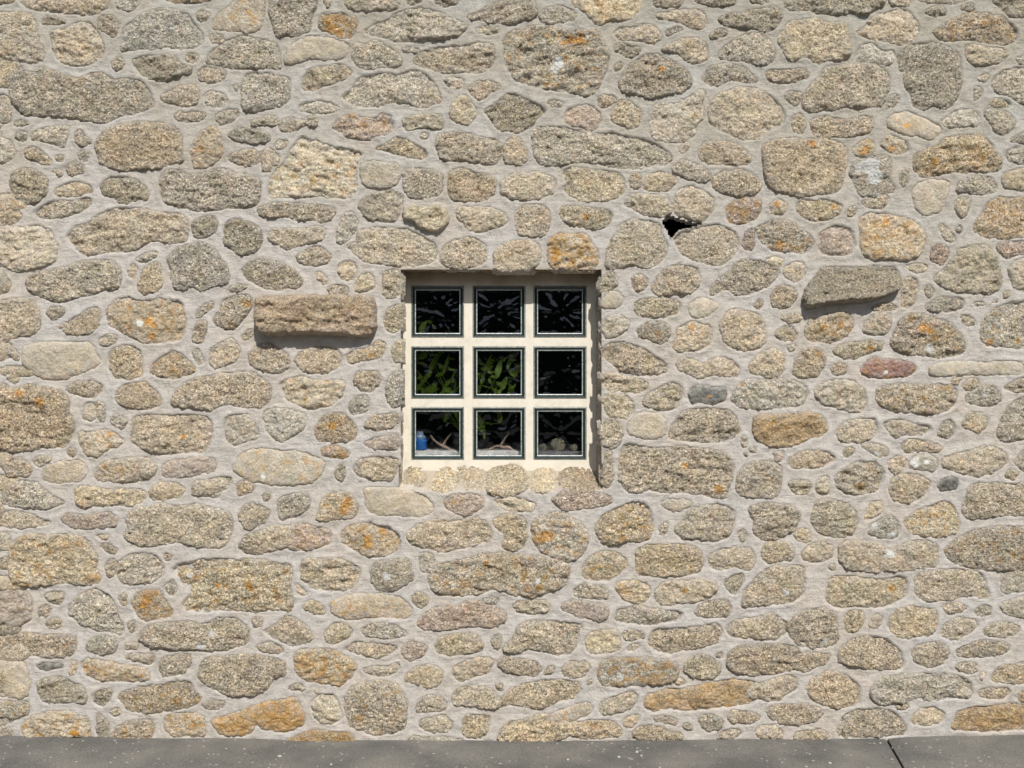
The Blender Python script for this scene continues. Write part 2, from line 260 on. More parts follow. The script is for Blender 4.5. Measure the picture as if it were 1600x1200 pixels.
DATA = """
@0,0
b1 11,-4 12,2 17,5 27,7 37,8 46,9 55,9 63,8 68,3 68,-4
w0 71,-5 72,4 76,7 83,7 87,3 91,-5
g1 -5,11 5,11 18,10 23,14 23,20 24,27 27,30 27,38 22,40 10,39 -5,42
d0 26,13 30,10 34,11 41,14 37,15 27,15
b0 31,21 36,19 43,17 49,14 56,14 60,18 63,24 66,30 64,36 58,40 52,41 44,41 38,39 35,35 33,29
d0 61,14 63,10 69,10 73,14 74,20 71,24 66,20 62,18
w0 80,15 88,10 97,6 106,5 116,8 122,15 126,21 127,27 122,30 113,31 104,29 95,31 88,30 77,33 75,29 77,24 77,19
g0 122,9 126,7 131,9 130,12 125,13
s2 132,18 133,12 146,2 150,-6 165,-6 165,12 161,20 150,20 140,19
y2 102,-5 102,0 112,2 125,2 133,0 134,-5
g0 128,38 135,30 143,24 151,22 160,24 169,26 174,30 176,38 175,44 168,43 160,43 150,44 143,42 136,41 129,40
b0 131,24 135,21 140,23 138,27 133,28
d0 82,38 86,36 95,35 104,34 110,37 113,41 119,42 119,46 113,46 106,50 100,51 93,49 86,46
b0 70,39 74,36 77,38 76,43 73,44 70,42
g0 116,38 119,33 124,34 124,39 120,40
b0 124,45 128,42 136,42 142,45 140,50 136,52 130,53 125,50
g0 7,46 12,44 20,46 26,42 32,44 38,46 48,50 58,46 64,45 70,50 80,49 88,50 92,55 96,62 97,66 93,68 84,71 76,72 66,77 60,77 50,75 40,74 32,72 22,73 15,72 10,67 6,60 6,52
b0 100,61 105,57 112,54 121,53 124,56 124,62 122,66 114,67 107,64 101,63
w0 128,60 131,56 136,57 140,60 142,64 139,67 132,67 129,65
g0 146,54 147,52 149,55 148,57
w0 151,52 153,48 160,46 170,47 180,49 182,56 181,63 176,66 168,68 160,70 153,70 151,65 150,57
b0 109,73 113,70 122,70 130,71 128,74 121,76 112,76
g0 134,72 140,69 149,69 150,72 144,76 139,78 135,75
d0 9,76 14,75 20,77 14,79 9,78
w0 20,84 28,80 36,79 43,79 43,85 41,88 40,92 33,90 26,88 20,87
g0 10,83 16,82 17,88 13,89 9,86
b0 47,83 50,81 53,86 58,89 54,91 50,91 47,87
y0 16,94 20,92 25,94 29,98 32,101 31,103 26,103 20,100 16,98
g0 49,96 54,94 57,97 55,101 50,100
b0 34,98 39,97 40,101 36,102
b1 41,104 47,101 52,103 54,107 49,109 44,110 41,107
g0 33,106 37,105 40,109 36,111
g0 -5,65 3,67 5,73 2,76 0,80 -5,80
w0 -5,87 4,87 8,91 9,97 5,101 -5,103
o1 61,88 66,82 73,79 83,77 92,76 101,77 110,80 113,84 114,92 113,96 115,101 106,103 98,106 90,105 80,107 70,106 64,103 61,97 60,92
o2 122,88 127,82 133,79 137,84 139,90 139,97 134,102 128,105 121,105 120,101 119,95
d0 143,84 150,80 160,81 168,84 169,88 163,90 158,89 149,88 145,86
b0 142,98 148,95 157,93 161,96 163,101 155,104 149,102 144,100
d0 7,109 13,105 21,106 27,109 30,114 30,121 26,124 21,129 15,126 9,123 7,117
y0 36,117 42,115 50,114 57,116 58,121 53,121 47,123 38,123 34,121
d0 62,116 68,112 76,110 85,113 92,117 94,121 92,126 85,125 78,128 74,126 71,123 65,122
w0 100,110 105,106 112,106 119,110 128,109 138,105 148,109 158,110 163,114 162,124 160,129 148,130 140,130 130,132 122,132 113,130 104,127 100,125
g0 157,76 163,73 170,72 174,74 172,78 163,78 158,79
@400,0
w0 8,-5 9,12 12,22 18,23 26,22 34,19 35,10 38,3 38,-5
g0 42,-4 43,4 46,6 48,-4
g0 54,-4 56,3 62,7 70,7 80,6 88,6 90,2 88,-4
d0 94,-4 95,3 103,1 104,-4
d0 110,-4 111,1 118,4 126,3 127,-4
o3 40,10 47,9 55,9 61,10 64,14 62,20 60,24 53,24 48,21 41,20 39,17
g0 66,19 73,16 80,14 88,9 97,6 105,5 115,8 125,13 131,15 132,18 128,21 119,24 108,25 98,26 86,26 81,24 72,22
g0 132,10 139,8 143,5 152,2 160,0 170,-2 175,3 175,10 170,13 158,15 148,14 140,12 134,12
d0 136,18 142,17 150,17 153,20 148,22 140,21
s1 18,36 21,30 26,26 32,23 40,23 50,25 58,28 58,33 52,37 42,37 35,36 28,39 19,40
d0 28,54 31,46 36,42 45,42 52,40 57,42 60,46 55,50 48,53 42,54 35,57 29,57
g0 60,30 63,27 70,28 74,25 80,28 86,32 91,36 90,41 84,42 78,42 70,44 64,42 60,37
d0 91,30 97,30 102,31 101,33 96,31 93,33
g0 98,38 103,33 110,31 117,29 126,29 135,27 145,27 149,29 149,36 147,43 140,46 132,45 124,45 118,46 112,44 104,42
w0 54,60 60,56 63,50 68,47 80,46 88,47 96,44 103,45 108,49 113,54 116,60 115,64 108,67 102,67 94,65 85,63 78,67 70,67 60,66 56,64
b0 118,50 123,48 130,50 130,54 125,56 119,54
b0 132,56 137,51 142,51 150,52 154,55 148,57 144,61 139,63 134,58
w0 27,67 32,64 40,63 47,65 52,68 50,70 42,71 33,71 28,69
g0 14,77 20,73 28,75 35,73 38,74 38,78 30,79 25,82 16,82
p2 47,80 53,74 59,71 65,73 72,75 78,71 83,71 86,78 85,83 77,85 71,88 65,87 56,86 52,82
d0 91,76 94,72 100,73 108,72 115,71 117,77 116,81 108,80 100,79 93,82
y0 121,70 125,61 131,60 135,65 137,70 136,75 132,78 125,77 122,74
g0 102,86 106,83 109,85 106,87
g0 113,86 120,83 130,83 140,87 150,87 154,92 153,100 148,103 138,102 128,100 120,101 115,98 112,92
o1 155,90 160,85 165,87 168,94 169,100 165,103 157,102 155,98
y0 73,93 80,91 86,86 92,87 99,90 105,93 107,97 104,99 96,99 88,96 80,94
b0 12,90 15,87 20,88 18,93 13,93
b0 3,96 7,93 11,95 15,98 14,102 10,104 9,107 4,108 4,103
c2 20,99 22,92 29,85 33,87 40,89 50,92 60,94 67,95 65,99 62,104 62,112 63,120 57,124 46,124 40,122 30,123 18,124 8,124 8,116 11,108 16,103
s0 66,103 72,101 80,102 88,103 90,108 89,114 82,117 70,117 66,114 65,108
g0 92,106 100,105 110,107 116,109 117,118 115,122 108,123 98,124 94,121 92,114
o1 121,108 126,105 134,107 142,109 150,112 149,120 146,124 138,126 127,126 121,124 120,116
d0 142,69 150,65 155,60 162,59 170,62 178,67 182,70 176,74 172,80 165,83 155,82 150,80 146,74
b0 153,114 158,110 166,108 178,108 185,111 187,116 186,121 178,124 168,126 158,124 153,121
@800,0
g0 17,9 22,5 30,3 38,7 41,10 38,13 30,14 22,15 18,12
y2 36,-4 38,3 44,6 48,10 52,15 56,16 63,13 70,13 76,11 80,6 84,-4
g0 88,-4 89,4 96,5 105,4 106,-4
d0 114,-4 115,2 122,3 130,5 139,3 141,-4
g0 148,-3 149,2 156,3 160,1 163,-3
b1 90,9 98,7 106,6 114,7 120,8 122,14 120,18 114,18 106,14 96,12 91,11
d0 129,12 136,9 146,7 156,6 165,5 169,10 166,16 160,20 152,18 142,17 134,16 130,14
g2 -6,25 -2,20 5,18 15,17 25,18 36,19 46,19 54,20 57,26 60,33 60,38 58,45 55,52 52,57 46,60 38,58 25,56 12,54 4,51 -2,46 -5,38
b0 64,20 68,17 76,18 82,15 88,16 92,21 94,24 88,27 82,26 74,26 66,24
g0 96,21 102,17 108,18 104,20 97,22
d0 64,30 68,27 74,29 80,30 80,33 74,36 68,34 65,32
d0 64,42 66,39 70,40 68,43 65,45
b1 94,31 100,27 108,24 116,24 122,28 123,36 120,38 114,40 108,37 103,33 97,32
g0 123,24 128,19 133,18 135,22 132,24
w0 129,33 134,28 140,25 146,21 156,21 163,28 165,33 162,40 154,41 146,39 136,37 130,36
g1 66,53 70,45 77,38 84,34 92,34 100,38 108,43 112,48 112,54 106,58 97,59 87,61 78,59 70,58
g0 118,49 123,43 130,40 138,40 146,43 152,48 154,50 148,52 140,50 134,51 128,54 120,52
b0 22,64 26,62 32,65 30,67 24,66
b0 53,62 57,59 64,60 65,64 60,67 55,67
p1 32,76 34,68 40,66 48,66 55,70 56,75 54,80 49,82 43,79 36,78
y0 62,73 65,65 70,62 75,64 79,68 82,74 79,79 74,81 68,79 63,77
w0 88,68 92,64 102,66 112,60 118,56 121,60 118,64 120,74 115,78 114,84 108,88 100,89 90,88 86,84 87,76
b0 105,92 110,89 111,92 107,97 104,94
b1 123,72 125,63 133,57 144,55 155,57 163,61 170,68 171,76 167,80 160,82 155,87 147,88 138,85 130,82 124,77
g1 12,84 16,79 24,79 34,80 42,82 52,84 62,83 70,85 80,87 90,90 98,95 101,100 95,104 88,104 78,106 68,106 58,103 48,102 38,101 28,104 18,103 14,97 13,90
b1 116,95 120,89 128,88 138,89 146,94 150,99 148,103 140,103 132,103 124,103 118,100
w0 100,106 106,100 114,102 122,106 124,111 120,114 112,113 104,109
y1 31,107 36,105 45,106 55,107 65,107 70,111 70,120 66,124 56,126 44,125 36,123 31,118 34,114
y0 74,112 76,108 80,109 80,117 76,119 73,116
y1 82,115 85,109 93,107 102,110 103,115 98,119 88,119 83,118
b0 125,112 132,107 140,106 148,107 153,112 156,117 152,121 142,123 132,121 126,118
@1200,0
d0 10,-3 10,3 15,7 24,6 33,8 42,9 50,8 52,6 56,9 62,9 67,5 72,3 73,-3
d0 75,-3 77,3 85,4 89,3 89,-3
d0 92,-3 94,1 105,2 118,2 126,0 126,-3
d0 98,7 102,4 108,4 112,7 110,10 102,10
g0 120,5 124,2 129,4 126,7
d0 140,0 145,5 151,11 158,12 165,11 165,-4 140,-4
b0 55,21 60,17 66,10 74,8 84,6 91,10 94,16 94,21 90,25 85,28 76,27 68,25 60,23
o2 103,20 110,16 118,11 126,8 136,9 146,10 152,16 156,20 155,26 150,28 140,27 130,25 120,26 110,26 106,23
y0 6,24 10,18 14,12 20,13 30,12 38,15 48,14 50,20 50,27 51,35 44,38 36,38 31,40 24,36 20,36 15,39 11,34 8,29
w0 55,35 58,28 64,27 70,31 78,32 80,36 77,41 70,40 60,39 56,38
g0 82,33 88,28 95,27 105,27 115,30 120,36 120,44 121,52 118,60 115,66 110,68 103,66 98,69 90,67 90,60 86,56 84,48 87,45 81,44 82,40
d0 123,29 130,28 140,30 148,31 151,34 146,38 138,41 128,41 124,36
w0 155,37 160,35 165,35 165,40 157,40
g0 140,50 146,45 155,42 166,42 166,66 158,64 150,60 143,58 139,54
b0 -2,45 4,43 14,44 22,43 26,46 25,50 20,50 12,53 5,52 0,49
b0 22,60 28,52 33,46 38,41 48,41 58,40 70,42 75,46 76,53 74,60 72,66 66,67 58,68 48,67 38,69 28,70 21,68
b0 10,60 13,57 21,58 21,63 18,67 14,65
g0 75,62 79,59 82,61 80,66 74,69
y0 132,48 136,46 139,48 136,52 132,50
g0 128,60 129,54 134,55 134,61 129,63
y0 138,64 142,62 148,63 152,66 146,67 139,66
s1 74,76 79,71 84,70 92,72 100,75 106,78 108,82 105,86 100,87 94,85 86,85 80,82 75,80
w0 107,76 112,73 118,69 126,68 131,71 133,76 130,79 120,79 112,80
g1 135,69 141,68 148,70 154,75 154,80 148,84 143,83 139,77 136,73
b1 26,75 32,73 40,74 50,75 58,73 66,74 65,80 58,85 48,86 38,85 30,86 26,80
y0 15,73 20,71 23,74 23,80 20,84 16,82 15,77
o1 -4,92 2,88 12,87 25,87 36,87 45,89 49,94 49,104 47,112 44,120 36,122 20,123 5,120 -2,112 -3,100
o2 52,94 57,89 63,87 67,92 67,98 60,99 54,97
y1 70,90 75,85 82,86 86,90 88,95 82,97 75,94
y2 91,98 97,94 104,92 112,86 122,85 132,84 138,89 143,96 147,103 144,107 134,107 122,108 110,108 102,110 96,111 91,107 90,102
l0 53,103 62,100 70,97 76,98 77,105 76,113 80,119 70,122 56,123 54,115 51,109
g0 150,88 158,83 166,83 166,90 156,89
g0 149,95 156,92 166,92 166,102 157,103 151,100
y0 146,110 152,106 160,105 166,106 166,119 158,119 149,118 146,114
g0 119,114 128,109 140,112 144,117 138,122 126,121 118,119
b0 84,108 88,105 88,113 84,118 81,112
s0 92,115 102,112 113,113 112,122 108,132 98,136 92,130 90,122
@0,290
o2 -3,11 5,13 12,15 14,19 10,23 3,25 -3,25
g0 21,16 27,12 35,10 44,10 52,8 58,8 57,13 51,16 45,18 38,20 28,21 22,20
b0 41,31 47,26 55,23 63,17 75,14 88,15 98,17 110,18 117,20 118,28 116,35 108,36 100,34 92,36 85,39 80,41 70,42 62,43 54,44 48,41 44,36
w0 -3,27 5,26 14,27 24,25 32,28 34,34 36,40 35,47 28,50 18,52 10,54 4,50 -3,48
d0 120,24 125,20 132,19 136,23 135,29 130,32 123,33 121,28
d1 140,25 147,21 156,23 163,28 164,36 160,42 150,44 145,39 140,37
b0 16,60 22,55 32,53 42,51 50,48 60,47 70,47 76,52 76,60 74,64 66,65 58,68 52,69 44,72 34,73 26,69 18,67
b0 84,46 90,43 97,41 99,43 95,46 88,49
b0 80,52 84,50 86,52 84,58 81,57
y0 87,62 90,52 95,48 100,49 101,58 102,63 98,66 90,68 87,65
w0 105,45 110,40 118,37 128,36 134,40 138,46 143,52 143,60 140,62 133,63 126,66 120,62 116,65 110,64 107,60 106,52
b1 150,53 155,48 164,46 172,48 180,50 186,56 190,61 186,64 178,64 174,66 164,64 156,60 151,57
g0 143,64 149,62 154,63 150,66 144,66
o1 -3,53 3,56 7,62 4,66 -3,69
b1 -3,73 6,71 14,71 20,73 25,78 25,84 26,90 20,93 10,95 4,97 -3,99
g0 31,76 37,75 41,77 39,82 33,84 29,80
o1 36,88 42,85 48,82 55,78 62,76 63,82 62,88 57,92 50,93 42,93
o2 67,77 72,71 80,70 88,72 96,71 104,71 112,72 115,78 116,85 116,92 112,97 104,98 96,99 88,97 80,94 74,91 68,88 67,82
b0 122,80 127,75 133,73 133,76 128,79 126,82 123,83
b0 121,90 124,84 128,85 129,91 127,97 124,99 120,97
g2 133,84 137,78 140,71 147,69 156,69 158,75 155,79 152,84 147,90 140,89 134,87
b1 63,96 68,93 73,95 72,98 66,100 62,100
y0 151,95 155,90 160,89 158,93 154,97 151,97
s0 14,102 22,98 34,98 46,98 56,98 60,102 60,106 63,110 60,114 52,117 44,120 34,122 26,120 20,116 14,112
w0 4,104 8,101 13,106 12,110 7,108
y0 68,105 74,100 82,100 88,103 88,112 89,120 80,121 71,121 68,113
o2 94,114 100,107 108,103 114,106 119,112 122,116 116,119 107,121 99,120 94,117
w0 120,103 124,102 127,108 128,111 124,111 121,107
b0 131,104 137,99 145,95 149,99 150,106 146,111 140,113 133,115 131,110
b1 155,107 160,100 168,98 174,102 180,106 181,113 176,117 168,117 160,114 156,111
y0 4,118 8,114 12,118 12,122 9,124 6,122
@400,290
b0 1,14 8,12 16,11 26,12 36,12 46,13 50,16 48,20 42,23 34,21 26,22 18,19 10,20 3,19
b0 7,32 12,27 20,27 28,28 36,26 43,27 42,33 36,36 28,37 20,40 14,37 8,34
b0 24,44 30,41 37,38 44,40 47,45 44,49 36,50 28,49
w0 50,35 51,25 55,18 60,16 63,21 62,28 57,34 53,37
b0 64,11 70,7 77,4 84,3 91,5 92,12 90,17 88,22 80,23 72,21 66,18
y1 92,14 97,12 106,14 114,13 119,16 120,22 117,27 112,29 104,27 98,22 92,20
b0 124,17 128,13 138,14 148,14 155,18 158,22 154,26 148,26 142,30 134,28 127,22
b0 57,38 62,35 64,28 72,26 84,27 96,27 104,32 112,36 113,42 112,48 104,50 96,51 88,50 80,49 70,48 62,44
b0 115,42 120,36 128,33 136,32 142,36 145,41 144,47 140,50 132,52 122,52 115,48
o1 149,41 155,36 164,34 174,35 178,40 177,48 172,53 162,54 152,53 148,50
c0 51,51 55,47 61,48 63,53 62,58 57,60 52,57
y0 62,61 66,57 71,54 74,59 74,65 68,66 63,66
c1 78,55 84,52 89,53 91,60 91,68 85,71 80,69 79,62
b0 45,64 50,62 57,63 58,67 53,70 46,69
b0 37,54 42,55 45,59 43,63 39,58
y0 80,84 83,77 90,74 91,80 91,90 84,92 80,90
b0 24,108 30,103 40,101 50,102 53,107 52,113 44,117 34,118 27,114
o2 57,106 63,102 70,102 76,97 81,98 81,104 78,108 70,109 64,110 58,111
y0 85,103 88,97 91,98 91,110 87,110
@800,290
b0 2,17 6,13 14,12 21,14 24,18 24,25 21,31 15,32 6,32 3,28 2,22
y1 29,17 32,13 40,14 50,14 60,16 63,18 61,23 57,26 51,27 45,26 38,24 32,21
o3 23,35 28,31 36,30 46,31 50,36 54,42 54,49 50,53 40,53 28,52 23,50 22,42
b0 70,11 76,6 84,5 94,6 98,9 100,14 98,20 92,20 84,18 76,15 71,13
b0 101,8 105,2 113,0 121,3 126,8 126,15 122,20 118,24 110,21 102,18 101,13
b0 64,32 68,24 74,21 84,22 92,24 94,30 97,36 96,43 92,49 84,52 76,50 66,52 60,52 58,46 61,38
b1 101,32 108,29 116,26 126,24 135,26 141,32 142,38 137,46 130,50 122,49 112,46 105,42 102,37
p3 134,14 140,9 148,8 156,9 156,16 151,22 142,25 135,22
p1 145,32 148,27 152,28 152,36 150,41 146,40 144,37
g0 135,55 142,47 150,46 160,49 167,50 166,58 158,64 150,68 140,68 134,65 125,69 123,65 130,58
b0 90,60 94,54 100,50 110,50 117,52 118,58 116,64 110,68 100,68 90,68 87,64
b0 75,57 80,55 85,58 84,65 78,67 75,62
y1 76,74 80,71 90,71 100,71 105,73 105,78 102,81 92,82 82,82 77,80
s1 110,75 116,71 124,71 130,75 125,79 118,83 112,82
o0 150,74 156,71 158,75 154,78
b1 130,88 133,80 138,77 148,79 155,82 158,90 159,98 153,103 146,104 138,102 132,97
g2 78,90 84,86 92,85 99,89 99,94 95,99 88,97 80,95
b1 103,91 108,86 116,85 124,88 125,96 123,101 116,103 104,104 100,100 103,95
b0 103,111 106,108 114,109 120,113 125,108 132,107 138,110 143,116 141,119 134,119 126,118 118,121 110,118 104,116
b0 56,101 62,98 72,98 80,101 88,106 96,111 97,116 92,119 80,118 70,116 62,111 57,107
d0 54,64 58,56 63,54 66,58 66,63 60,65 56,67
s0 56,72 60,66 66,66 70,71 67,76 60,77 56,76
g0 56,87 60,82 68,81 74,85 72,89 66,94 59,96 56,92
b0 148,112 154,106 164,102 170,106 170,116 160,119 150,118
@1200,290
b1 2,10 8,9 12,11 12,17 6,18 1,16
y1 17,13 22,9 32,9 42,10 46,14 44,19 36,22 28,22 20,19
o1 49,17 52,13 55,14 54,18 50,19
g2 -8,26 2,22 12,22 20,27 28,33 28,38 22,43 12,41 2,41 -6,34
p1 32,31 38,26 46,25 53,28 54,36 53,43 44,44 35,43 31,40 33,35
o2 56,20 62,17 70,18 82,19 91,22 96,27 99,33 97,40 92,45 84,47 74,46 66,47 59,43 57,37 58,28
g0 57,11 66,6 74,6 76,10 71,15 64,14
o2 129,24 134,17 137,10 145,7 155,8 165,8 165,32 156,32 150,33 140,33 131,30 129,28
g0 116,10 122,7 127,9 126,15 121,21 118,17
g0 106,26 109,23 113,28 118,34 116,37 110,34
w0 119,25 122,27 120,30 118,28
p0 101,44 104,36 111,38 113,45 108,50 102,47
d0 103,58 110,52 116,46 120,39 130,37 138,38 143,46 145,54 146,62 143,67 134,68 124,67 114,66 107,62
p0 143,38 148,35 158,35 165,35 165,42 156,44 149,46 145,42
g0 150,51 156,46 165,44 165,67 156,65 152,60 151,55
y0 147,67 151,65 151,70 147,70
y0 -2,46 6,44 10,48 7,52 1,49
b0 9,54 12,50 20,47 24,52 23,57 17,61 12,58
b0 -3,51 2,52 3,57 0,60 -3,60
S1 22,70 25,62 30,56 33,51 40,51 52,52 64,51 76,51 82,54 83,60 80,66 74,68 64,71 52,72 42,73 34,74 28,76 23,75
b0 86,51 92,48 99,50 98,54 92,55
o1 83,72 84,60 88,57 93,60 94,66 92,72 88,77 84,76
g0 97,63 102,62 103,67 101,70 98,67
b0 2,68 6,63 12,62 17,66 17,72 14,76 8,77 3,75
g0 97,76 103,71 112,70 121,70 123,75 118,78 110,79 102,79
w0 127,73 132,72 136,74 131,76
y0 65,76 70,73 79,74 81,77 75,78 66,78
o2 22,92 26,84 34,82 42,80 50,79 53,84 52,90 46,96 38,98 28,98 23,95
b0 60,88 63,82 70,79 76,81 77,87 74,93 66,94 60,92
b2 76,98 80,90 83,83 90,80 98,81 106,83 114,86 119,92 124,98 122,105 116,107 106,108 96,106 86,105 78,102
b0 120,81 126,82 130,87 125,88 121,85
g2 132,86 138,80 146,75 156,72 165,71 165,102 156,102 146,101 137,100 132,97 132,92
b0 8,82 16,80 22,82 20,85 12,86
y1 4,94 8,89 14,88 18,92 17,97 10,97
w0 11,100 16,98 18,101 14,105
y1 40,103 46,99 56,98 64,97 72,98 70,103 62,105 54,109 48,108 42,106
y1 -3,107 4,103 9,108 10,117 5,121 -3,120
o1 16,112 20,104 27,102 35,103 36,110 33,116 30,120 20,120 15,118
b0 39,114 42,111 49,112 49,117 42,119 39,117
R2 58,114 64,108 76,109 88,110 93,114 90,118 78,120 66,120 58,118
s0 100,115 104,112 114,110 122,111 140,110 156,110 160,112 158,118 140,118 122,118 108,119 101,119
g0 139,73 145,70 143,73
@0,580
o1 -4,11 6,11 14,10 20,8 24,11 34,11 39,13 43,18 44,28 47,36 45,43 40,47 32,48 26,47 16,50 8,50 -4,50
b1 40,11 48,7 58,6 64,8 64,13 60,16 54,17 46,14
s0 52,26 54,20 58,19 61,23 60,29 57,32 52,30
g0 60,19 64,19 66,26 65,32 61,29
w0 69,29 74,27 80,31 77,37 70,33
o1 73,15 76,9 84,7 92,7 97,12 101,18 100,22 92,24 84,24 76,21 72,18
b1 107,18 110,12 116,7 126,4 138,2 150,1 160,2 167,7 170,13 168,20 162,23 152,22 142,20 132,24 118,23 108,22
b2 49,43 50,38 58,38 66,36 73,40 77,44 75,47 68,49 62,53 54,52 51,47
b1 82,36 84,29 92,27 104,28 116,27 128,28 132,32 133,40 131,47 126,51 114,51 104,52 94,51 86,46 82,42
w0 140,33 142,28 150,27 158,27 160,34 162,42 154,44 147,47 142,44
o2 42,50 44,48 48,50 47,54 43,53
b0 2,60 4,55 12,54 20,60 19,65 12,66 5,65
b0 20,56 26,53 32,53 30,57 24,59
s0 26,66 29,60 38,56 48,56 53,59 55,64 52,68 44,69 34,70 27,68
b2 59,65 61,60 67,57 74,55 84,54 92,55 98,60 97,64 90,68 80,69 70,69 61,69
P0 101,61 104,57 114,56 124,54 132,54 135,58 133,63 126,64 118,66 108,67 102,65
w1 -4,73 6,70 16,69 24,70 30,77 36,80 42,82 38,84 30,86 20,86 10,85 -4,83
y1 47,76 48,72 56,72 66,74 76,74 86,74 91,76 90,81 82,84 70,84 60,84 52,86 48,83
y0 93,75 98,70 106,69 113,71 116,74 112,79 104,80 96,81 94,78
b0 120,76 121,69 130,68 138,66 145,66 144,72 138,76 136,79 128,78 121,78
o0 147,76 149,70 156,69 160,73 157,76 150,78
b1 -4,88 8,87 18,89 26,92 32,95 26,97 14,98 4,98 -4,95
P0 38,91 42,89 52,90 60,89 68,88 73,92 74,97 66,98 56,98 46,98 41,96
b0 59,102 66,102 69,103 67,106 62,104
b0 63,108 68,108 73,112 71,115 65,112
b0 77,103 81,98 79,93 82,87 90,85 100,83 112,85 124,83 136,86 144,89 145,97 144,104 140,110 132,111 122,109 110,107 100,109 88,109 80,106
b1 149,90 152,84 160,83 168,87 168,92 160,97 154,99 151,94
b1 149,108 154,103 162,100 168,102 167,108 162,114 154,114 149,111
y2 6,112 10,105 18,102 28,103 40,102 50,103 56,107 58,112 61,117 60,124 64,132 54,133 40,132 24,134 10,133 6,125
b0 42,-1 49,-1 46,2
@400,580
o0 -2,3 5,5 9,9 9,15 5,20 -2,22
c2 15,7 20,5 28,3 36,6 44,7 54,5 55,11 54,16 50,20 43,23 35,24 26,21 18,18 16,13
b0 61,7 62,2 68,0 76,0 78,5 77,10 72,13 65,12
w0 58,22 62,16 68,15 71,19 69,24 64,27 59,27 58,24
w0 82,12 84,2 91,0 91,20 86,23 82,19
w0 4,27 10,23 20,24 29,26 32,30 30,36 24,41 16,44 10,42 6,36
o2 37,37 41,29 50,26 57,28 62,34 63,40 60,44 50,44 40,44 37,41
b0 68,34 73,28 82,27 89,26 90,31 84,35 76,37 70,35
P0 67,46 70,43 78,42 88,39 90,45 88,50 80,48 72,48
p3 41,49 46,46 54,48 59,51 57,54 48,54 42,53
c1 61,62 64,55 74,54 84,54 89,55 89,64 84,69 74,68 64,66
s2 -14,60 -10,52 -4,49 4,48 14,50 26,50 36,53 43,57 42,62 37,69 28,71 14,71 2,70 -6,67 -13,63
g0 49,63 53,57 56,60 55,70 51,67
b0 4,78 8,76 9,80 5,82
w0 13,83 17,78 26,76 33,78 33,85 28,89 22,91 16,94 13,89
o2 38,92 41,82 46,77 54,75 61,78 64,84 62,90 56,92 50,91 43,94 39,93
s0 67,73 76,73 88,73 98,75 106,78 112,87 108,90 98,91 88,90 78,90 70,88 68,80
p2 117,82 121,78 130,77 140,78 143,82 139,87 132,91 124,88 119,86
b0 -4,104 4,100 12,97 20,97 24,96 24,106 20,110 10,112 2,114 -4,112
p2 22,99 26,95 34,96 40,98 47,101 47,108 40,110 30,112 20,111 22,105
o2 53,101 58,97 68,95 80,97 87,100 90,104 90,111 82,115 70,116 60,111 54,107
b0 94,102 100,96 110,93 122,94 136,92 144,94 148,102 146,106 136,108 126,111 116,113 106,110 97,108
w0 102,114 110,114 112,120 110,126 104,126 102,120
@400,580
y1 93,70 93,64 97,61 104,62 107,67 104,71 98,72
y2 108,72 111,66 114,62 121,61 125,65 125,72 120,76 112,75
c0 126,70 125,64 128,61 136,61 143,64 144,70 140,74 132,73
@800,580
c0 55,3 60,1 70,3 80,5 86,8 84,12 78,14 70,13 60,12 57,8
b0 64,-1 70,2 80,2 96,1 97,-2
c1 81,20 86,14 94,9 102,7 107,10 106,16 104,22 98,25 90,24 84,22
k1 110,15 112,10 122,9 133,10 134,16 132,19 124,21 118,19 112,21
y0 55,17 62,15 70,15 76,20 77,25 72,29 64,30 60,28 58,22
c0 55,32 62,30 68,34 69,40 67,46 62,49 57,46 55,40
w1 137,18 141,10 146,6 156,5 166,4 178,7 184,10 185,16 180,22 170,23 156,24 144,23
s0 72,36 74,30 78,26 86,26 92,27 97,32 96,38 93,42 84,42 78,41 73,40
b0 97,42 100,34 104,28 110,24 124,23 136,24 140,30 143,38 138,42 128,45 116,44 106,44
b1 67,58 68,50 72,44 78,47 92,48 108,47 124,50 134,51 138,58 138,66 136,74 134,79 126,79 116,77 106,76 94,76 84,73 80,76 72,75 67,68
b0 57,66 58,52 61,49 63,56 63,70 60,73 56,70
b0 143,40 147,42 146,48 144,46
b0 148,48 152,48 151,51 149,50
b0 144,52 147,51 147,53
O2 151,30 156,27 170,28 184,26 192,27 197,32 197,37 193,41 186,42 180,45 170,47 160,47 154,44 151,40
g1 140,74 141,66 144,60 152,57 164,56 168,60 168,74 164,79 150,79 143,78
y0 -15,65 -10,61 0,60 6,61 10,66 9,72 4,75 -4,77 -13,76 -16,71
y0 12,64 18,61 25,62 28,68 26,73 20,76 13,75 11,70
o0 29,66 34,62 44,61 52,63 55,69 55,73 44,75 34,74
p1 24,80 32,75 44,75 56,76 62,80 62,82 52,85 42,86 32,87 28,83
c0 -12,81 -4,78 8,80 15,83 14,87 6,88 0,88 -8,85
y1 -12,92 -4,90 6,90 9,94 9,104 7,110 2,113 -6,110 -4,102 -12,96
w2 12,98 16,91 26,88 36,91 42,94 47,100 47,108 44,114 38,119 30,118 22,114 15,110 13,104
y2 52,96 56,90 64,86 74,82 82,82 87,88 88,97 87,104 80,107 72,106 64,109 56,108 53,102
s0 93,82 98,81 106,80 113,82 112,85 102,88 96,86
y0 92,98 96,94 98,96 96,102 92,102
b1 101,100 106,94 112,86 120,84 130,83 138,86 139,92 138,100 134,105 124,107 114,105 106,105
b0 141,102 144,98 147,102 146,107 142,106
b0 148,88 150,84 160,83 174,84 180,90 178,98 170,103 162,105 154,105 151,100 152,94
y1 77,113 84,108 94,108 108,109 118,112 119,120 117,125 108,128 98,128 88,128 80,128 77,124
b1 123,117 130,111 140,110 150,112 152,118 150,123 146,124 140,121 134,124 128,125 124,123
